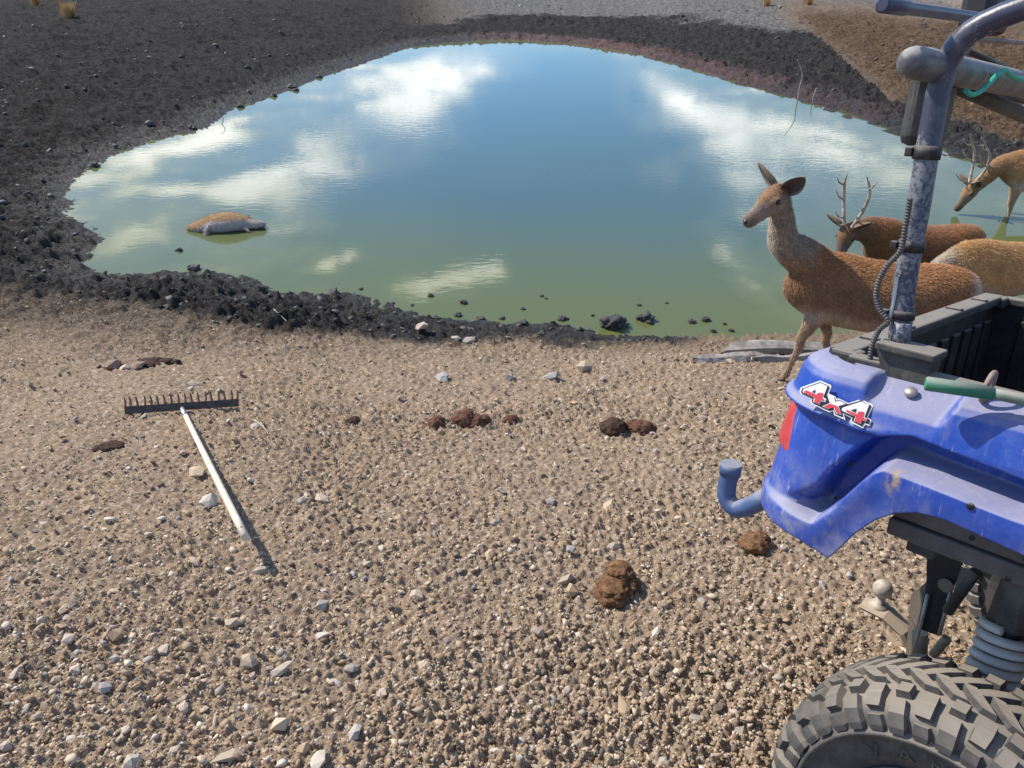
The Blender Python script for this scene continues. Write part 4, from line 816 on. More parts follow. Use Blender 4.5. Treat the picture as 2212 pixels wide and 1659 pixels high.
# --- chassis, hitch, pipe, shock absorber
for w0, w1, vv_ in ((.642, .705, .205), (.596, .637, .200)):
    for sgn in (0, 1):
        v_ = vv_ if not sgn else 2 * VC - vv_; g = G(); g.box((.46, v_ + (.03 if not sgn else -.03), (w0 + w1) / 2), (.735, .030, (w1 - w0) / 2), None, .006); part(g, 'frame_rail', M_FRAME)
for u_ in (-.20, .35, .9): g = G(); g.box((u_, VC, .60), (.03, .60, .03), None, .005); part(g, 'cross_member', M_BLACKD)
for i, (u_, w_) in enumerate(((-.10, .675), (-.02, .616), (.0, .672))): g = G(); g.lathe([(0, .006), (.003, .006), (.0031, .0)], (u_, .1745, w_), np.array([0, -1., 0]), np.array([1., 0, 0]), 10); part(g, 'bolt', M_BLACK)
zz3 = lambda x, y: (1940.3 + x * .1892, 1112.8 + y * .1892)
def sheet(pts, v, th, mat, name, parent=None):
    g = G(); q = [PV(*zz3(*p), v) for p in pts]; n_ = len(q); V = [(a[0], v, a[2]) for a in q] + [(a[0], v + th, a[2]) for a in q]
    g.add(V, [tuple(range(n_))[::-1], tuple(range(n_, 2 * n_))] + [(i, (i + 1) % n_, n_ + (i + 1) % n_, n_ + i) for i in range(n_)]); return part(g, name, mat, parent)
hg = sheet([(330, 300), (720, 560), (610, 880), (470, 1380), (210, 1290), (320, 800)], .50, .01, M_BLACK, 'hitch_plate')
sheet([(150, 900), (330, 760), (350, 1000), (180, 1700), (80, 1640)], .62, .012, M_TANMETAL, 'hitch_gusset', hg)
sheet([(700, 600), (900, 640), (760, 780), (640, 1000), (610, 960)], .56, .008, M_SPRING, 'skid_plate', hg)
c0 = PV(*zz3(545, 800), .495); g = G(); g.lathe([(0, .019), (.004, .019), (.0045, 0)], c0, np.array([0, -1., 0]), np.array([1., 0, 0]), 16, False); part(g, 'plate_window', M_TANMETAL, hg)
for (x0, y0), (x1, y1), v_, rd, mt in [((250, 1340), (240, 1700), .55, .020, M_TANMETAL), ((560, 1400), (400, 1600), .50, .012, M_TANMETAL), ((890, 640), (560, 1100), .45, .014, M_BLACKD), ((600, 880), (470, 1360), .49, .005, M_METAL), ((340, 900), (160, 1640), .49, .005, M_METAL)]:
    g = G(); a, b = PV(*zz3(x0, y0), v_), PV(*zz3(x1, y1), v_); g.tube([a, (a + b) / 2, b], rd, 10); part(g, 'suspension_link', mt)
BALL = PU(1907, 1272, -.43)
g = G(); g.ball(BALL, .030, 20); g.lathe([(-.065, .030), (-.055, .030), (-.052, .016), (-.02, .014)], BALL, np.array([0, 0, 1.]), np.array([1., 0, 0]), 18); tb = part(g, 'tow_ball', flat_mat('tow_ball_metal', (.34, .28, .21), (.55, .48, .39), .75, 40, .15))
g = G(); a = BALL + np.array([0, 0, -.075]); g.tube([a + np.array([-.045, 0, 0]), a + np.array([.03, 0, 0]), a + np.array([.09, .0, -.03]), a + np.array([.14, 0, -.10]), a + np.array([.35, 0, -.10])], [.036, .040, .036, .034, .034], 10, True, False, .42); part(g, 'tow_bar', M_TANMETAL, tb)
pv = .25; P = spline([np.array([-.50, .50, .60]), PV(1690, 1058, .36), PV(1650, 1077, pv), PV(1610, 1096, pv), PV(1588, 1098, pv), PV(1572, 1080, pv), PV(1570, 1050, pv), PV(1577, 1022, pv), PV(1580, 1003, pv)], 40)
g = G(); g.tube(P, .0255, 18, False); n_ = P[-1] - P[-2]; n_ /= np.linalg.norm(n_); g.tube([P[-1] - n_ * .03, P[-1] + n_ * .003], [.029, .029], 18); pp = part(g, 'bumper_pipe', M_PIPE)
top, bot = np.array([-.03, .40, .53]), np.array([-.02, .26, .02]); ax_ = (bot - top) / np.linalg.norm(bot - top); e1 = np.cross(ax_, [1., 0, 0]); e1 /= np.linalg.norm(e1); e2 = np.cross(ax_, e1)
g = G(); L_ = np.linalg.norm(bot - top); tt_ = np.linspace(0, 1, 420); g.tube([top + ax_ * L_ * (.25 + .70 * q) + .047 * (e1 * math.cos(q * 15 * 2 * math.pi) + e2 * math.sin(q * 15 * 2 * math.pi)) for q in tt_], .0115, 8); part(g, 'coil_spring', M_SPRING)
g = G(); g.tube([top, top + ax_ * L_ * .24, top + ax_ * L_ * .26, bot], [.040, .046, .030, .026], 16); part(g, 'shock_absorber', M_BLACKD)
for (a, b, rd) in [((-.02, .30, .0), (.0, .60, .12), .020), ((.12, .30, .0), (.15, .60, .10), .018), ((0, .20, .0), (0, 1.4, .0), .028)]:
    g = G(); g.tube([np.array(a), (np.array(a) + np.array(b)) / 2, np.array(b)], rd, 12); part(g, 'axle_link', M_BLACKD)
g = G(); g.box((.12, .48, .44), (.07, .05, .07), None, .01); g.box((.10, .42, .36), (.04, .05, .05), None, .01); part(g, 'gearbox', M_BLACKD)

# --- wheels
TW = .25
def carcass():
    prof = [(.215, .185), (.225, .20), (.245, .245), (.250, .285), (.243, .325), (.222, .344), (.18, .350), (.125, .352), (.07, .350), (.028, .344), (.007, .325), (.0, .298), (-.001, .290), (-.012, .286), (-.012, .277), (.001, .273), (.004, .25), (.012, .222), (.026, .202), (.034, .185)]
    g = G(); g.lathe(prof, (0, 0, 0), np.array([0, 1., 0]), np.array([1., 0, 0]), 72); return g
def lug(path, aw, th, skew=0., nseg=3):
    """a rubber block following the carcass: path of (v, r), half width in metres, thickness"""
    P = np.array(path); T = np.gradient(P, axis=0); T /= np.linalg.norm(T, axis=1)[:, None]; N = np.c_[-T[:, 1], T[:, 0]]
    N = np.where((N[:, 1] < 0)[:, None] & (np.abs(N[:, 1:]) > .1), -N, N); cen = np.array([.125, .26]); N = np.where((((P - cen) * N).sum(1) < 0)[:, None], -N, N)
    V = []; n_ = len(P)
    for i in range(n_):
        tap = 1.0 if 0 < i < n_ - 1 else .88
        for side_, k in ((0, 1.12), (1, .92)):
            q = P[i] + N[i] * (th * side_ - .003 * (1 - side_))
            for sg in (-1, 1):
                a = (sg * aw * k * tap) / q[1] + skew * (i / (n_ - 1) - .5); V.append((q[1] * math.cos(a), q[0], q[1] * math.sin(a)))
    F = []
    for i in range(n_ - 1):
        b, c = i * 4, (i + 1) * 4; F += [(b + 2, b + 3, c + 3, c + 2), (b, b + 2, c + 2, c), (b + 3, b + 1, c + 1, c + 3)]
    F += [(0, 1, 3, 2), (4 * n_ - 4, 4 * n_ - 2, 4 * n_ - 1, 4 * n_ - 3)]; g = G(); g.add(V, F); return g
SH1 = [(.060, .350), (.030, .345), (.008, .327), (.000, .305), (.0, .294)]; SH1b = [(.058, .350), (.030, .345), (.010, .330), (.004, .318)]; SH2 = [(.070, .350), (.034, .346), (.012, .331), (.003, .312)]
lugA = lug(SH1[1:], .0172, .015).mesh('tread_lug'); lugA2 = lug([(.075, .3505), (.042, .348)], .0168, .016).mesh('tread_lug'); lugB = lug([(.060, .3505), (.030, .345), (.011, .330)], .0176, .016).mesh('tread_lug'); lugB2 = lug([(.004, .322), (-.001, .302), (.0, .292)], .0165, .010).mesh('tread_lug')
lugC = lug([(.085, .351), (.11, .352), (.14, .352)], .0165, .016, .15).mesh('tread_lug'); lugD = lug([(.125, .352), (.155, .3515), (.18, .350)], .0165, .016, -.15).mesh('tread_lug'); lugE = lug([(.190, .349), (.222, .344), (.243, .325), (.250, .300)], .0172, .015).mesh('tread_lug')
for q in (lugA, lugA2, lugB, lugB2, lugC, lugD, lugE): q.materials.append(M_RUBBER)
NL = 42
car_me = carcass().mesh('tyre'); car_me.materials.append(M_RUBBER)
rg = G(); rg.lathe([(.034, .186), (.026, .190), (.020, .186), (.030, .176), (.060, .168), (.075, .150), (.070, .09), (.055, .085), (.05, .04), (.045, .0)], (0, 0, 0), np.array([0, 1., 0]), np.array([1., 0, 0]), 48)
for k in range(4): a = k * math.pi / 2 + .4; rg.ball((.058 * math.cos(a), .048, .058 * math.sin(a)), .010, 8)
rim_me = rg.mesh('rim'); rim_me.materials.append(dusty('steel_rim', (.03, .03, .032), (.05, .05, .052), (.25, .23, .20), .5, .5, 10))
def wheel(loc, flip, detailed):
    ty = link('tyre', car_me, None, utv); ty.location = Vector(loc) - Vector(OFF); ty.rotation_euler = (0, 0, math.pi if flip else 0)
    rm = link('rim', rim_me, None, utv); rm.location = ty.location; rm.rotation_euler = ty.rotation_euler
    if detailed:
        for k in range(NL):
            a = -2 * math.pi * k / NL + .03
            for me_, da in (((lugA, 0), (lugA2, .0)) if k % 2 else ((lugB, 0), (lugB2, 0))) + ((lugC, .045), (lugD, .10), (lugE, .05)):
                o = link('tread_lug', me_, None, ty); o.rotation_euler = (0, a + da, 0)
    else:
        Vs, Fs, b = [], [], 0
        for k in range(NL):
            for me_, da in (((lugA, 0), (lugA2, .0)) if k % 2 else ((lugB, 0), (lugB2, 0))) + ((lugC, .045), (lugD, .10), (lugE, .05)):
                V = get_co(me_); a = -2 * math.pi * k / NL + da; V = np.c_[V[:, 0] * math.cos(a) + V[:, 2] * math.sin(a), V[:, 1], -V[:, 0] * math.sin(a) + V[:, 2] * math.cos(a)]; F = [tuple(i + b for i in p.vertices) for p in me_.polygons]; Vs.append(V); Fs += F; b += len(V)
        me = bpy.data.meshes.new('tread'); me.from_pydata(np.concatenate(Vs).tolist(), [], Fs); me.materials.append(M_RUBBER); link('tread', me, None, ty)
    return ty
ty = wheel((0, 0, 0), False, True)
wheel((0, 2 * VC, 0), True, False)
for v_, fl in ((0, False), (2 * VC, True)): wheel((1.95, v_, 0), fl, False)
# raised letters moulded in the sidewall
fc_ = bpy.data.curves.new('letters', 'FONT'); fc_.size = .052; fc_.extrude = .004; fc_.align_x = 'CENTER'
dg = bpy.context.evaluated_depsgraph_get()
for i, ch in enumerate('VANMA'):
    cu_ = fc_.copy(); cu_.body = ch; ob = bpy.data.objects.new('tmp', cu_); col.objects.link(ob); bpy.context.view_layer.update(); me = bpy.data.meshes.new_from_object(ob.evaluated_get(bpy.context.evaluated_depsgraph_get())); bpy.data.objects.remove(ob)
    P = get_co(me); a0 = R(126) - i * R(16.5); r_ = .222 + P[:, 1] * 0.9; a = a0 - (P[:, 0] * 1.0) / .235
    vv_ = np.interp(r_, [.202, .222, .25, .275], [.026, .012, .004, .001]); V = np.c_[r_ * np.cos(a), vv_ - .0005 - P[:, 2], r_ * np.sin(a)]
    me.vertices.foreach_set('co', V.astype(np.float32).ravel()); me.materials.clear(); me.materials.append(M_RUBBER); me.update(); link('moulded_letter', me, None, ty)

# --- front half, beyond the edge of the frame
g = G(); g.box((1.0, VC, .55), (.22, .52, .10), None, .03); part(g, 'seat', M_BLACK)
g = G(); g.box((.83, VC, .92), (.06, .52, .28), None, .03); part(g, 'seat_back', M_BLACK)
g = G(); g.box((1.2, VC, .30), (.55, .56, .02), None, .01); part(g, 'cab_floor', M_BLACK)
for sgn in (-1, 1):
    g = G(); g.box((1.15, VC + sgn * .60, .42), (.46, .03, .12), None, .02); part(g, 'sill', M_BLUE)
    g = G(); g.box((1.95, VC + sgn * .62, .62), (.34, .10, .06), None, .04); part(g, 'front_fender', M_BLUE)
g = G(); g.box((1.95, VC, .66), (.42, .50, .16), None, .07); part(g, 'bonnet', M_BLUE)
g = G(); g.box((1.55, VC, .86), (.05, .52, .10), None, .03); part(g, 'dashboard', M_BLACK)
T_ = np.linspace(0, 2 * math.pi, 25); g = G(); g.tube([(1.40 + .06 * math.sin(a), VC - .28 + .17 * math.cos(a), .98 + .15 * math.sin(a)) for a in T_], .014, 8, False); part(g, 'steering_wheel', M_BLACK)

# things lying in the bed
def loose(g, name, mat, lab, cat):
    o = link(name, g.mesh(name, OFF), mat); o.location = utv.location; o.rotation_mode = 'QUATERNION'; o.rotation_quaternion = utv.rotation_quaternion; return tag(o, lab, cat)
tl = empty('hand_tool', utv.location); tl.rotation_mode = 'QUATERNION'; tl.rotation_quaternion = utv.rotation_quaternion; tag(tl, 'green gripped hand tool lying along the rim of the black bed', 'tool')
a, b, c_ = PW(1998, 828, .994), PW(2145, 850, .994), PW(2330, 888, .994)
g = G(); g.tube([a, a + (b - a) * .03, b], [.012, .0145, .0135], 14); g.build('grip', M_GREEN, tl, OFF)
g = G(); g.tube([b - (b - a) * .02, b + (c_ - b) * .12, c_], [.0105, .0115, .0115], 12); g.build('shaft', dusty('worn_green', (.10, .17, .12), (.16, .22, .17), (.36, .33, .28), .7, .6, 14), tl, OFF)
c0 = PW(2262, 806, .74); ang = R(-38); A0 = np.array([math.cos(ang), 0, math.sin(ang)]); A2 = np.array([-math.sin(ang), 0, math.cos(ang)]); A1 = np.array([0, 1., 0])
cr = empty('slotted_crate', utv.location); cr.rotation_mode = 'QUATERNION'; cr.rotation_quaternion = utv.rotation_quaternion; tag(cr, 'dark slotted plastic crate tilted inside the buggy bed', 'crate')
M_CRATE = flat_mat('crate_plastic', (.16, .15, .19), (.22, .21, .25), .5, 20)
for i in range(6):
    g = G(); g.box(c0 + A2 * (-.055 + i * .022) , (.075, .004, .006), (A0, A1, A2)); g.build('slat', M_CRATE, cr, OFF)
g = G(); g.box(c0 - A0 * .075, (.006, .010, .068), (A0, A1, A2)); g.box(c0 + A0 * .075, (.006, .010, .068), (A0, A1, A2)); g.box(c0 + A1 * .08, (.08, .006, .066), (A0, A1, A2)); g.build('crate_frame', M_CRATE, cr, OFF)

# ------------------------------------------------------------------ deer: facing +x, up z, ground at z = 0, shoulder about 1 m
def sweep(rings_, seg=18):
    """rings_: (x, y, z, half width, half height) along a limb; closed tube with elliptical sections"""
    A_ = np.array(rings_, float); P = A_[:, :3]; T = np.gradient(P, axis=0); T /= np.linalg.norm(T, axis=1)[:, None]; V = []
    for i in range(len(P)):
        S_ = np.array([0, 1., 0]) - T[i] * T[i][1]; S_ /= np.linalg.norm(S_); U_ = np.cross(T[i], S_)
        for k in range(seg):
            a = 2 * math.pi * k / seg; V.append(P[i] + S_ * math.cos(a) * A_[i, 3] + U_ * math.sin(a) * A_[i, 4])
    n_ = len(P); F = [(i * seg + k, i * seg + (k + 1) % seg, (i + 1) * seg + (k + 1) % seg, (i + 1) * seg + k) for i in range(n_ - 1) for k in range(seg)]
    return V, F + [tuple(range(seg))[::-1], tuple((n_ - 1) * seg + k for k in range(seg))]
def dense(rings_, n_): return spline(np.array(rings_, float), n_)
TORSO = [(.37, 0, .72, .03, .04), (.34, 0, .72, .080, .105), (.27, 0, .728, .122, .175), (.17, 0, .735, .148, .228), (.07, 0, .728, .162, .245), (-.08, 0, .705, .184, .242), (-.25, 0, .695, .198, .238), (-.42, 0, .722, .190, .212), (-.56, 0, .765, .172, .182), (-.68, 0, .782, .140, .150), (-.76, 0, .778, .100, .110), (-.805, 0, .77, .035, .04)]
def neck_head(base, poll, dirn, thick=1., hs=1.):
    """neck from the shoulders to the poll, then a head pointing along dirn"""
    b0, b1 = np.array([.13, 0, .82]), np.array(base, float); p = np.array(poll, float); d = np.array(dirn, float); d /= np.linalg.norm(d)
    neck = [(*b0, .125 * thick, .165 * thick), (*(b0 * .45 + b1 * .55), .108 * thick, .150 * thick), (*b1, .085 * thick, .118 * thick), (*((b1 + p) / 2), .070 * thick, .090 * thick), (*(p - (p - b1) * .06), .062 * thick, .078 * thick), (*(p + (p - b1) * .06), .058, .066)]
    upd = np.array([0, 0, 1.]) - d * d[2] if abs(d[2]) < .95 else np.array([1., 0, 0]); upd /= np.linalg.norm(upd)
    h = lambda t_, dz, a, b: (*(p + d * t_ * hs + upd * dz * hs), a * hs, b * hs)
    head = [h(-.055, -.005, .030, .035), h(-.03, -.002, .062, .068), h(.02, .0, .074, .084), h(.07, -.006, .074, .084), h(.115, -.016, .062, .074), h(.165, -.028, .047, .060), h(.215, -.036, .040, .051), h(.26, -.042, .039, .047), h(.288, -.045, .034, .040), h(.304, -.047, .016, .020)]
    return neck, head, p, d, upd
def leg(pts): return pts
def front_leg(y, elbow=(.13, .60), knee=(.15, .335), fet=(.14, .085), hoof=(.165, .02)):
    return [(elbow[0] - .0, y * .75, elbow[1] + .14, .060, .105), (elbow[0], y, elbow[1], .050, .078), ((elbow[0] + knee[0]) / 2, y, (elbow[1] + knee[1]) / 2 - .0, .036, .046), (knee[0], y, knee[1] + .02, .0295, .034), (knee[0], y, knee[1] - .03, .027, .030), ((knee[0] + fet[0]) / 2, y, (knee[1] + fet[1]) / 2, .0185, .021), (fet[0], y, fet[1] + .02, .0185, .021), (fet[0] + .005, y, fet[1] - .012, .022, .025), ((fet[0] + hoof[0]) / 2 + .005, y, (fet[1] + hoof[1]) / 2, .019, .022), (hoof[0], y, hoof[1] + .015, .024, .028), (hoof[0] + .012, y, hoof[1] - .02, .028, .036)]
def hind_leg(y, dx=0., hoofx=-.64):
    return [(-.60, y * .7, .80, .085, .13), (-.575 + dx * .2, y, .66, .076, .125), (-.55 + dx * .4, y * 1.05, .54, .055, .085), (-.615 + dx * .7, y * 1.02, .445, .036, .048), (-.69 + dx, y, .375, .026, .034), (-.685 + dx, y, .33, .023, .028), (-.67 + dx, y, .22, .019, .022), ((hoofx - .66) / 2 + dx, y, .10, .019, .022), (hoofx + dx - .01, y, .072, .022, .026), (hoofx + dx, y, .035, .024, .028), (hoofx + dx + .012, y, 0., .028, .036)]
def smooth01(a, b, x): return sstep(a, b, x)
def make_body(pieces, vox):
    bm_v, bm_f = [], []
    for V, F in pieces:
        b = len(bm_v); bm_v += [tuple(q) for q in V]; bm_f += [tuple(i + b for i in f) for f in F]
    me = bpy.data.meshes.new('tmp'); me.from_pydata(bm_v, [], bm_f); bm = bmesh.new(); bm.from_mesh(me); bmesh.ops.recalc_face_normals(bm, faces=bm.faces); bm.to_mesh(me); bm.free()
    ob = bpy.data.objects.new('tmp', me); col.objects.link(ob); md = ob.modifiers.new('r', 'REMESH'); md.mode = 'VOXEL'; md.voxel_size = vox; md.adaptivity = 0.
    ms = ob.modifiers.new('s', 'SMOOTH'); ms.factor = .5; ms.iterations = 5
    bpy.context.view_layer.update(); out = bpy.data.meshes.new_from_object(ob.evaluated_get(bpy.context.evaluated_depsgraph_get())); bpy.data.objects.remove(ob); out.materials.clear()
    out.polygons.foreach_set('use_smooth', np.ones(len(out.polygons), bool)); return out
m, t = new_mat('coat'); geo = t.n('ShaderNodeTexCoord').outputs['Object']
c = t.mix(t.m('MULTIPLY', t.noise(geo, 70, 4, .7), .45), attrc(t, 'col'), (.10, .055, .028))
M_COAT = finish(m, t, t.n('ShaderNodeBsdfPrincipled', {'Base Color': c, 'Roughness': .85, 'Specular IOR Level': .25, 'Sheen Weight': .15, 'Sheen Roughness': .5, 'Normal': t.n('ShaderNodeBump', {'Height': t.noise(geo, 120, 4, .7), 'Strength': .5, 'Distance': .006}).outputs[0]}))
m, t = new_mat('hair'); M_HAIR = finish(m, t, t.n('ShaderNodeBsdfPrincipled', {'Base Color': attrc(t, 'col'), 'Roughness': .7, 'Specular IOR Level': .3}))
M_EYE = flat_mat('eye', (.012, .008, .006), (.016, .010, .008), .08, 10, 0, 0)
M_NOSE = flat_mat('nose', (.02, .018, .018), (.03, .027, .026), .35, 60, 0, .3)
M_ANTLER = flat_mat('antler', (.24, .18, .125), (.52, .44, .34), .7, 18, 0, .5, .004)
def coat_colour(P, info):
    x, y, z = P[:, 0], P[:, 1], P[:, 2]; back, side_, belly, neckc, facec = [np.array(q) for q in info['cols']]
    n_ = fbm(P[:, 0] * 9, P[:, 1] * 9, P[:, 2] * 9, 4, 5)[:, None]; n2 = fbm(P[:, 0] * 26, P[:, 1] * 26, P[:, 2] * 26, 3, 8)[:, None]
    topz = np.interp(x, [-.8, -.6, -.2, .1, .3], [.88, .95, .935, .98, .95])
    k = sstep(.0, .24, topz - z + .05 * n_[:, 0])[:, None]; C = back * (1 - k) + side_ * k
    k = sstep(.28, .42, topz - z + .04 * n_[:, 0])[:, None]; C = C * (1 - k) + belly * k
    leg_ = sstep(.56, .46, z)[:, None]; C = C * (1 - leg_) + (side_ * .55 + belly * .45) * leg_
    hp, hd = info['poll'], info['hd']; rel = (P - hp) @ hd; off = np.linalg.norm(P - hp - rel[:, None] * hd, axis=1)
    b1 = info['nb']; nv = hp - b1; nl = np.linalg.norm(nv); nt = ((P - b1) @ nv) / nl ** 2; nd = np.linalg.norm(P - b1 - np.clip(nt, -.8, 1)[:, None] * nv, axis=1)
    k = (sstep(-.75, -.1, nt) * sstep(.24, .17, nd))[:, None]; C = C * (1 - k) + neckc * k
    thr = ((P - (b1 + np.clip(nt, -.8, 1)[:, None] * nv))[:, 0]); k2 = (k[:, 0] * sstep(.02, .075, thr))[:, None]; C = C * (1 - k2) + np.array(info['throat']) * k2
    ish = (sstep(-.05, -.005, rel) * sstep(.14, .10, off))[:, None]; C = C * (1 - ish) + facec * ish
    up_ = info['up']; hz = (P - hp) @ up_; k = (sstep(.22, .12, rel) * sstep(.02, .05, hz))[:, None] * ish; C = C * (1 - k) + (back * .6 + facec * .4) * k
    k = (sstep(.21, .27, rel))[:, None] * ish; C = C * (1 - k) + facec * .62 * k
    k = (sstep(.17, .23, rel) * sstep(-.055, -.078, hz))[:, None] * ish; C = C * (1 - k) + np.array([.42, .38, .34]) * k
    rump = (sstep(-.70, -.765, x) * sstep(.60, .70, z))[:, None]; C = C * (1 - rump) + np.array(info['rump']) * rump
    hoof_ = sstep(.052, .040, z)[:, None] * sstep(.0, .001, .06 - z)[:, None]; C = C * (1 - hoof_) + np.array([.03, .025, .022]) * hoof_
    return np.clip(C * (1 + .22 * n_ + .22 * n2), .005, 1)
def hair_mesh(body, info, count, length, seed, zmin=.06):
    r = np.random.default_rng(seed); n_ = len(body.polygons); cen = np.empty(n_ * 3, np.float32); nor = np.empty(n_ * 3, np.float32); ar = np.empty(n_, np.float32)
    body.polygons.foreach_get('center', cen); body.polygons.foreach_get('normal', nor); body.polygons.foreach_get('area', ar); cen, nor = cen.reshape(-1, 3), nor.reshape(-1, 3)
    relh = (cen - info['poll']) @ info['hd']; offh = np.linalg.norm(cen - info['poll'] - relh[:, None] * info['hd'], axis=1); wgt = ar * np.where(cen[:, 2] > zmin, 1, 0) * np.where((relh > .02) & (offh < .12), .5, 1.)
    k = r.choice(n_, count, p=wgt / wgt.sum()); sz = np.sqrt(ar[k])[:, None]; N = nor[k]; P = cen[k] + r.uniform(-.6, .6, (count, 3)) * sz; P -= N * ((P - cen[k]) * N).sum(1)[:, None]
    lay = np.array([-.75, 0, -.65]) + r.normal(0, .28, (count, 3)); isn = sstep(.05, .2, ((cen[k] - info['nb']) @ (info['poll'] - info['nb'])) / np.linalg.norm(info['poll'] - info['nb']) ** 2)[:, None] * (cen[k][:, :1] > .2)
    lay = lay * (1 - isn) + (-(info['poll'] - info['nb']) / np.linalg.norm(info['poll'] - info['nb']) + r.normal(0, .28, (count, 3))) * isn
    D = lay - N * (lay * N).sum(1)[:, None]; D /= np.linalg.norm(D, axis=1)[:, None] + 1e-6; D = D + N * r.uniform(.15, .75, (count, 1)); D /= np.linalg.norm(D, axis=1)[:, None]
    L_ = length * r.uniform(.6, 1.3, (count, 1)) * (.55 + .45 * sstep(.3, .6, cen[k][:, 2]))[:, None] * np.where((relh[k] > .0) & (offh[k] < .12), .45, 1.)[:, None]; W_ = np.cross(D, N); W_ /= np.linalg.norm(W_, axis=1)[:, None] + 1e-6
    a = P - N * .002 - W_ * .0018; b = P - N * .002 + W_ * .0018; c_ = P + D * L_
    me = np_mesh('fur', np.stack([a, b, c_], 1).reshape(-1, 3), np.arange(count * 3).reshape(-1, 3)); Cc = coat_colour(P, info) * r.uniform(.5, 1.7, (count, 1)); set_attr(me, 'col', np.repeat(np.clip(Cc, .004, .9), 3, 0)); me.materials.append(M_HAIR); return me
def ear_mesh(root_, tip, face, wd):
    root_, tip, face = np.array(root_), np.array(tip), np.array(face, float); ax_ = tip - root_; L_ = np.linalg.norm(ax_); ax_ /= L_; face = face - ax_ * (face @ ax_); face /= np.linalg.norm(face); sd_ = np.cross(ax_, face); V, C = [], []; n_, m_ = 12, 9
    for side_ in (0, 1):
        for i in range(n_):
            q = i / (n_ - 1); wq = wd * (math.sin(math.pi * min(1, q * .80 + .16)) ** .8) * (1 - .0 * q) if q < .999 else .001
            for k in range(m_):
                a = (k / (m_ - 1) - .5) * 2; bowl = (a * a - .6) * wq * .9 * (1 - q * .6); V.append(root_ + ax_ * L_ * q + sd_ * a * wq + face * (bowl + (-.010 * (1 - a * a) if side_ else 0)) + ax_ * 0); C.append((.34, .29, .24) if (side_ == 0 and abs(a) > .75) else (.085, .068, .058) if side_ == 0 else (.19, .13, .085))
    F = []
    for side_ in (0, 1):
        o_ = side_ * n_ * m_
        for i in range(n_ - 1):
            for k in range(m_ - 1): F.append((o_ + i * m_ + k, o_ + i * m_ + k + 1, o_ + (i + 1) * m_ + k + 1, o_ + (i + 1) * m_ + k))
    me = np_mesh('ear', np.array(V), np.array(F), True); set_attr(me, 'col', np.array(C)); me.materials.append(M_COAT); return me
def antler(root_, side_, up_, fw, sc_, kind=0):
    """one beam with its tines; out: to the side, up_, fw: head directions"""
    out = side_; B = lambda o, u_, f: root_ + (out * o + up_ * u_ + fw * f) * sc_
    zup = np.array([0, 0, 1.]); fw = fw - zup * fw[2]; fw = fw / np.linalg.norm(fw); out = out - zup * out[2] * .7; up_ = zup * .9 + up_ * .25; up_ /= np.linalg.norm(up_)
    beam = [B(0, 0, 0), B(.035, .10, -.04), B(.075, .24, -.09), B(.095, .38, -.10), B(.09, .50, -.04), B(.06, .62, .03)]
    g = G(); P = spline(beam, 26); g.tube(P, np.interp(np.linspace(0, 1, 26), [0, .05, .5, .85, 1], [.026, .020, .0165, .011, .004]) * (sc_ ** .5), 9)
    for q, (o, u_, f), l in ((.05, (.05, .10, .20), 1.), (.16, (.09, .12, .16), .8), (.46, (.06, .16, .17), 1.), (.74, (.10, .14, .10), .8)) if kind == 0 else ((.05, (.05, .12, .18), 1.), (.42, (.03, .16, .15), 1.), (.72, (.05, .10, .14), .8)):
        p0 = P[int(q * 25)]; tip = p0 + (out * o + up_ * u_ + fw * f) * sc_ * l; mid_ = (p0 + tip) / 2 + (fw * .03 - up_ * .02) * sc_; g.tube(spline([p0, mid_, tip], 9), np.linspace(.0135, .003, 9) * (sc_ ** .5), 7)
    return g
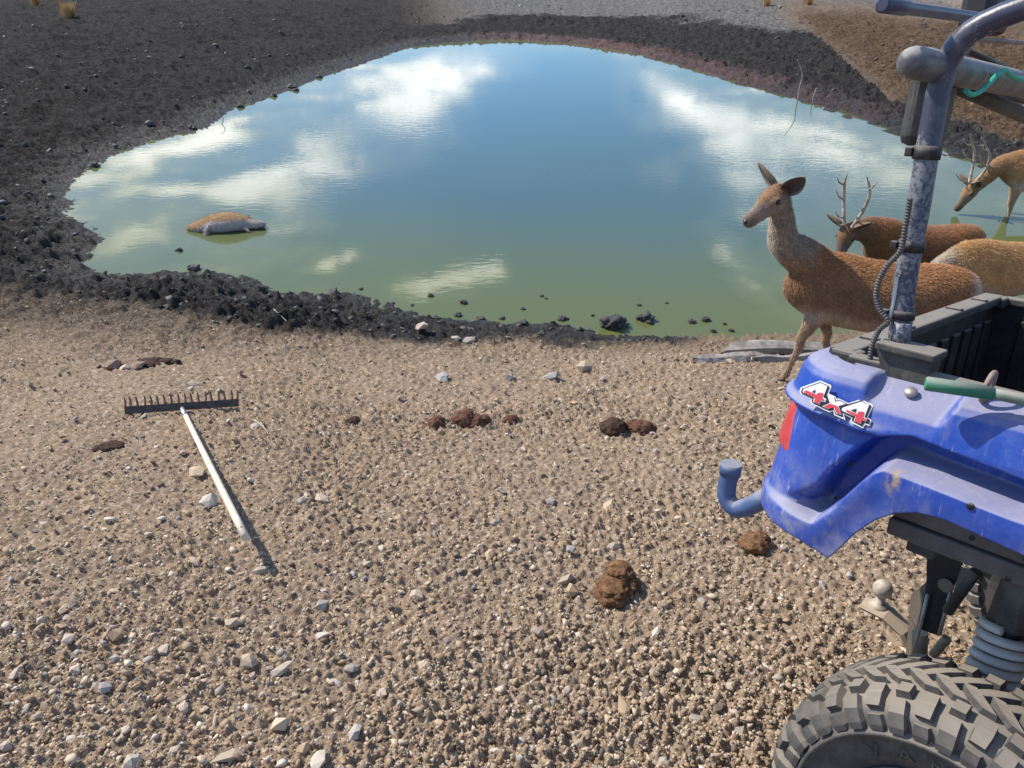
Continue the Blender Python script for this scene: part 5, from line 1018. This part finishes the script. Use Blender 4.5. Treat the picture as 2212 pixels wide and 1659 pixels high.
def deer(name, label, grp, loc, yaw, scale, neck_base, poll, hdir, legs, cols, rump, fur, antlers=0, hs=1., vox=.011, pitch=0., ear_spread=1., seed=1, sub=None, thick=1., roll=0.):
    nk, hd, p, d, upd = neck_head(neck_base, poll, hdir, thick, hs)
    pieces = [sweep(dense(TORSO, 40), 24), sweep(dense(nk, 26), 20), sweep(dense(hd, 30), 20)] + [sweep(dense(l, 44), 14) for l in legs]
    lat = np.cross(upd, d)                       # towards the animal's left
    # brow ridges, cheeks, tail
    pieces.append(sweep(dense([(-.79, 0, .80, .018, .018), (-.83, 0, .76, .028, .022), (-.845, 0, .69, .022, .018), (-.842, 0, .64, .008, .008)], 12), 10))
    for sg in (-1, 1): pieces.append(sweep(dense([(*(p + d * .02 * hs + lat * sg * .052 * hs + upd * .025 * hs), .012, .012), (*(p + d * .075 * hs + lat * sg * .064 * hs + upd * .028 * hs), .018, .015), (*(p + d * .13 * hs + lat * sg * .046 * hs + upd * .012 * hs), .010, .010)], 8), 8))
    neckc_ = cols[3]; body = make_body(pieces, vox); info = dict(cols=cols, poll=p, hd=d, up=upd, nb=np.array(neck_base, float), rump=rump, throat=(.42, .34, .25) if not antlers else neckc_)
    set_attr(body, 'col', coat_colour(get_co(body), info)); body.materials.append(M_COAT); body.name = 'body'
    root_ = empty(name, loc); root_.rotation_euler = (roll, pitch, yaw); root_.scale = (scale,) * 3; tag(root_, label, 'deer', grp)
    link('body', body, None, root_)
    if fur: link('fur', hair_mesh(body, info, fur, .024, seed), None, root_)
    for sg in (-1, 1):
        er = p + d * -.012 * hs + lat * sg * .055 * hs + upd * .045 * hs; et = er + (lat * sg * .145 * ear_spread + upd * .120 - d * .02) * hs
        link('ear', ear_mesh(er - (et - er) * .12, et, d * .8 + lat * sg * .5 + upd * -.1, .060 * hs), None, root_)
        g = G(); g.ball(p + d * .080 * hs + lat * sg * .0665 * hs + upd * .016 * hs, .0205 * hs, 12); link('eye', g.mesh('eye'), M_EYE, root_)
        if antlers: link('antler', antler(p + d * .005 + lat * sg * .032 + upd * .062, lat * sg, upd, d, antlers, seed % 2).mesh('antler'), M_ANTLER, root_)
    g = G(); g.ball(p + d * .290 * hs + upd * -.030 * hs, .0235 * hs, 12, (.7, 1.2, .8)); link('nose', g.mesh('nose'), M_NOSE, root_)
    return root_
RED = [(.33, .152, .058), (.255, .138, .072), (.42, .32, .22), (.32, .23, .155), (.28, .21, .155)]
TAN = [(.38, .20, .070), (.50, .30, .115), (.46, .36, .25), (.33, .22, .125), (.27, .20, .145)]
DARK = [(.27, .115, .042), (.19, .085, .036), (.22, .14, .085), (.185, .095, .046), (.14, .105, .078)]
# the doe on the shore
hoof = on_ground(1683, 832); YAW = R(166)
DS = .97
fl_ = front_leg(.075, (.14, .58), (.205, .345), (.245, .10), (.275, .02)); fr_ = front_leg(-.075, (.12, .60), (.02, .34), (-.06, .09), (-.03, .02)); hl_ = hind_leg(.085, .06); hr_ = hind_leg(-.085, -.10)
cy, sy = math.cos(YAW), math.sin(YAW); off = np.array([.285, .075]) * DS; base = hoof[:2] - np.array([cy * off[0] - sy * off[1], sy * off[0] + cy * off[1]])
deer('doe', 'red brown doe standing on the shore with head raised and ears up', None, (base[0], base[1], hoof[2] + .01), YAW, DS, (.42, 0, 1.02), (.505, 0, 1.325), (.71, .65, -.37), [fl_, fr_, hl_, hr_], RED, (.50, .40, .28), 85000, 0, 1.0, .0105, 0, 1., 1, None, .86)
# stags drinking
lowl = lambda: [front_leg(.08), front_leg(-.08, (.12, .60), (.10, .335), (.06, .085)), hind_leg(.085), hind_leg(-.085, .05)]
n2 = on_water(1822, 548)
deer('stag', 'dark red stag wading belly deep with lowered antlers between doe and far water', 'stags drinking', (3.86, 7.2, ZW - .52), R(182), 1.0, (.40, 0, .90), (.58, .02, .90), (.45, .55, -.70), lowl(), DARK, (.33, .20, .10), 26000, .88, 1.05, .012, 0, 1., 2, None, 1.1)
n3 = on_water(2056, 452)
deer('stag', 'tan stag with pale antlers standing in the shallows and drinking', 'stags drinking', (n3[0] + .68, n3[1] - .22, ZW - .17), R(172), .95, (.38, 0, .78), (.63, .03, .50), (.60, .22, -.78), lowl(), [(.38, .19, .07), (.45, .26, .11), (.46, .36, .25), (.36, .20, .09), (.27, .19, .13)], (.50, .40, .28), 20000, 1.0, 1.05, .012, 0, .8, 3)
# the pale deer behind the doe
n4 = on_water(2040, 600)
deer('deer', 'pale tan deer with lowered head standing behind the doe', None, (4.05, 6.15, ZW - .33), R(184), 1.0, (.36, 0, .72), (.58, .0, .52), (.45, .2, -.87), lowl(), TAN, (.52, .42, .30), 30000, 0, 1.05, .012, 0, 1., 4)

# carcass floating on its side
def carcass_deer():
    g = on_water(482, 502); L_ = 160 * np.linalg.norm(g - CAM) / FPX
    P = [(-.50, .02, .0, .03, .02), (-.46, .02, .01, .07, .045), (-.36, .03, .02, .13, .075), (-.22, .04, .03, .19, .115), (-.06, .04, .04, .225, .145), (.08, .04, .04, .215, .138), (.20, .03, .03, .17, .115), (.30, .02, .02, .11, .085), (.38, .01, .025, .085, .07), (.44, .0, .03, .075, .055), (.49, -.01, .03, .04, .03), (.505, -.01, .03, .012, .012)]
    pcs = [sweep(dense(P, 40), 22), sweep(dense([(-.15, -.12, .085, .030, .030), (-.185, -.185, .055, .022, .024), (-.205, -.225, .01, .018, .018), (-.215, -.245, -.04, .016, .016)], 16), 12), sweep(dense([(.26, -.10, .02, .03, .03), (.33, -.17, -.01, .02, .02), (.42, -.21, -.03, .014, .014)], 12), 10), sweep(dense([(.30, .05, .08, .02, .012), (.29, .07, .125, .016, .008), (.28, .08, .15, .004, .004)], 8), 8)]
    body = make_body(pcs, .011); Pc = get_co(body); n_ = fbm(Pc[:, 0] * 9, Pc[:, 1] * 9, Pc[:, 2] * 9, 4, 3); k = sstep(.085, .125, Pc[:, 2] + .30 * (Pc[:, 1]) - .10 * sstep(-.1, -.4, Pc[:, 0]) * -1 + .02 * n_)[:, None]
    C = np.array([.46, .42, .38]) * (1 - k) + np.array([.44, .27, .12]) * k; kb = sstep(.03, .0, Pc[:, 2] + .015 * n_)[:, None]; C = C * (1 - kb) + np.array([.05, .045, .042]) * kb
    wht = (np.exp(-((Pc[:, 0] + .195) / .032) ** 2) * sstep(-.08, -.14, Pc[:, 1]))[:, None]; C = C * (1 - wht) + np.array([.80, .78, .74]) * wht
    C *= (1 + .25 * n_)[:, None] ; set_attr(body, 'col', np.clip(C, .01, 1)); body.materials.append(M_COAT)
    root_ = empty('deer_carcass', (g[0] - .0, g[1] + .12, ZW + .005)); root_.scale = (L_ * .98,) * 3; root_.rotation_euler = (0, R(-1), R(4)); tag(root_, 'bloated dead deer floating on its side in the pond', 'carcass')
    link('body', body, None, root_)
    n_ = 7000; r = np.random.default_rng(4); nf = len(body.polygons); cen = np.empty(nf * 3, np.float32); nor = np.empty(nf * 3, np.float32); body.polygons.foreach_get('center', cen); body.polygons.foreach_get('normal', nor); cen, nor = cen.reshape(-1, 3), nor.reshape(-1, 3); ok = np.where(cen[:, 2] > .02)[0]; kk = r.choice(ok, n_); Pp = cen[kk] + r.normal(0, .004, (n_, 3)); D = nor[kk] * .5 + np.array([-.6, -.3, -.3]) + r.normal(0, .3, (n_, 3)); D /= np.linalg.norm(D, axis=1)[:, None]; W_ = np.cross(D, nor[kk]); W_ /= np.linalg.norm(W_, axis=1)[:, None] + 1e-6
    fm = np_mesh('fur', np.stack([Pp - W_ * .002, Pp + W_ * .002, Pp + D * r.uniform(.015, .035, (n_, 1))], 1).reshape(-1, 3), np.arange(n_ * 3).reshape(-1, 3)); kz = sstep(.085, .125, Pp[:, 2] + .30 * Pp[:, 1] + .10 * sstep(-.1, -.4, Pp[:, 0]) + r.normal(0, .012, n_))[:, None]; set_attr(fm, 'col', np.repeat((np.array([.44, .40, .36]) * (1 - kz) + np.array([.46, .28, .12]) * kz) * r.uniform(.45, 1.5, (n_, 1)), 3, 0)); fm.materials.append(M_HAIR); link('fur', fm, None, root_)
    return root_
carcass_deer()
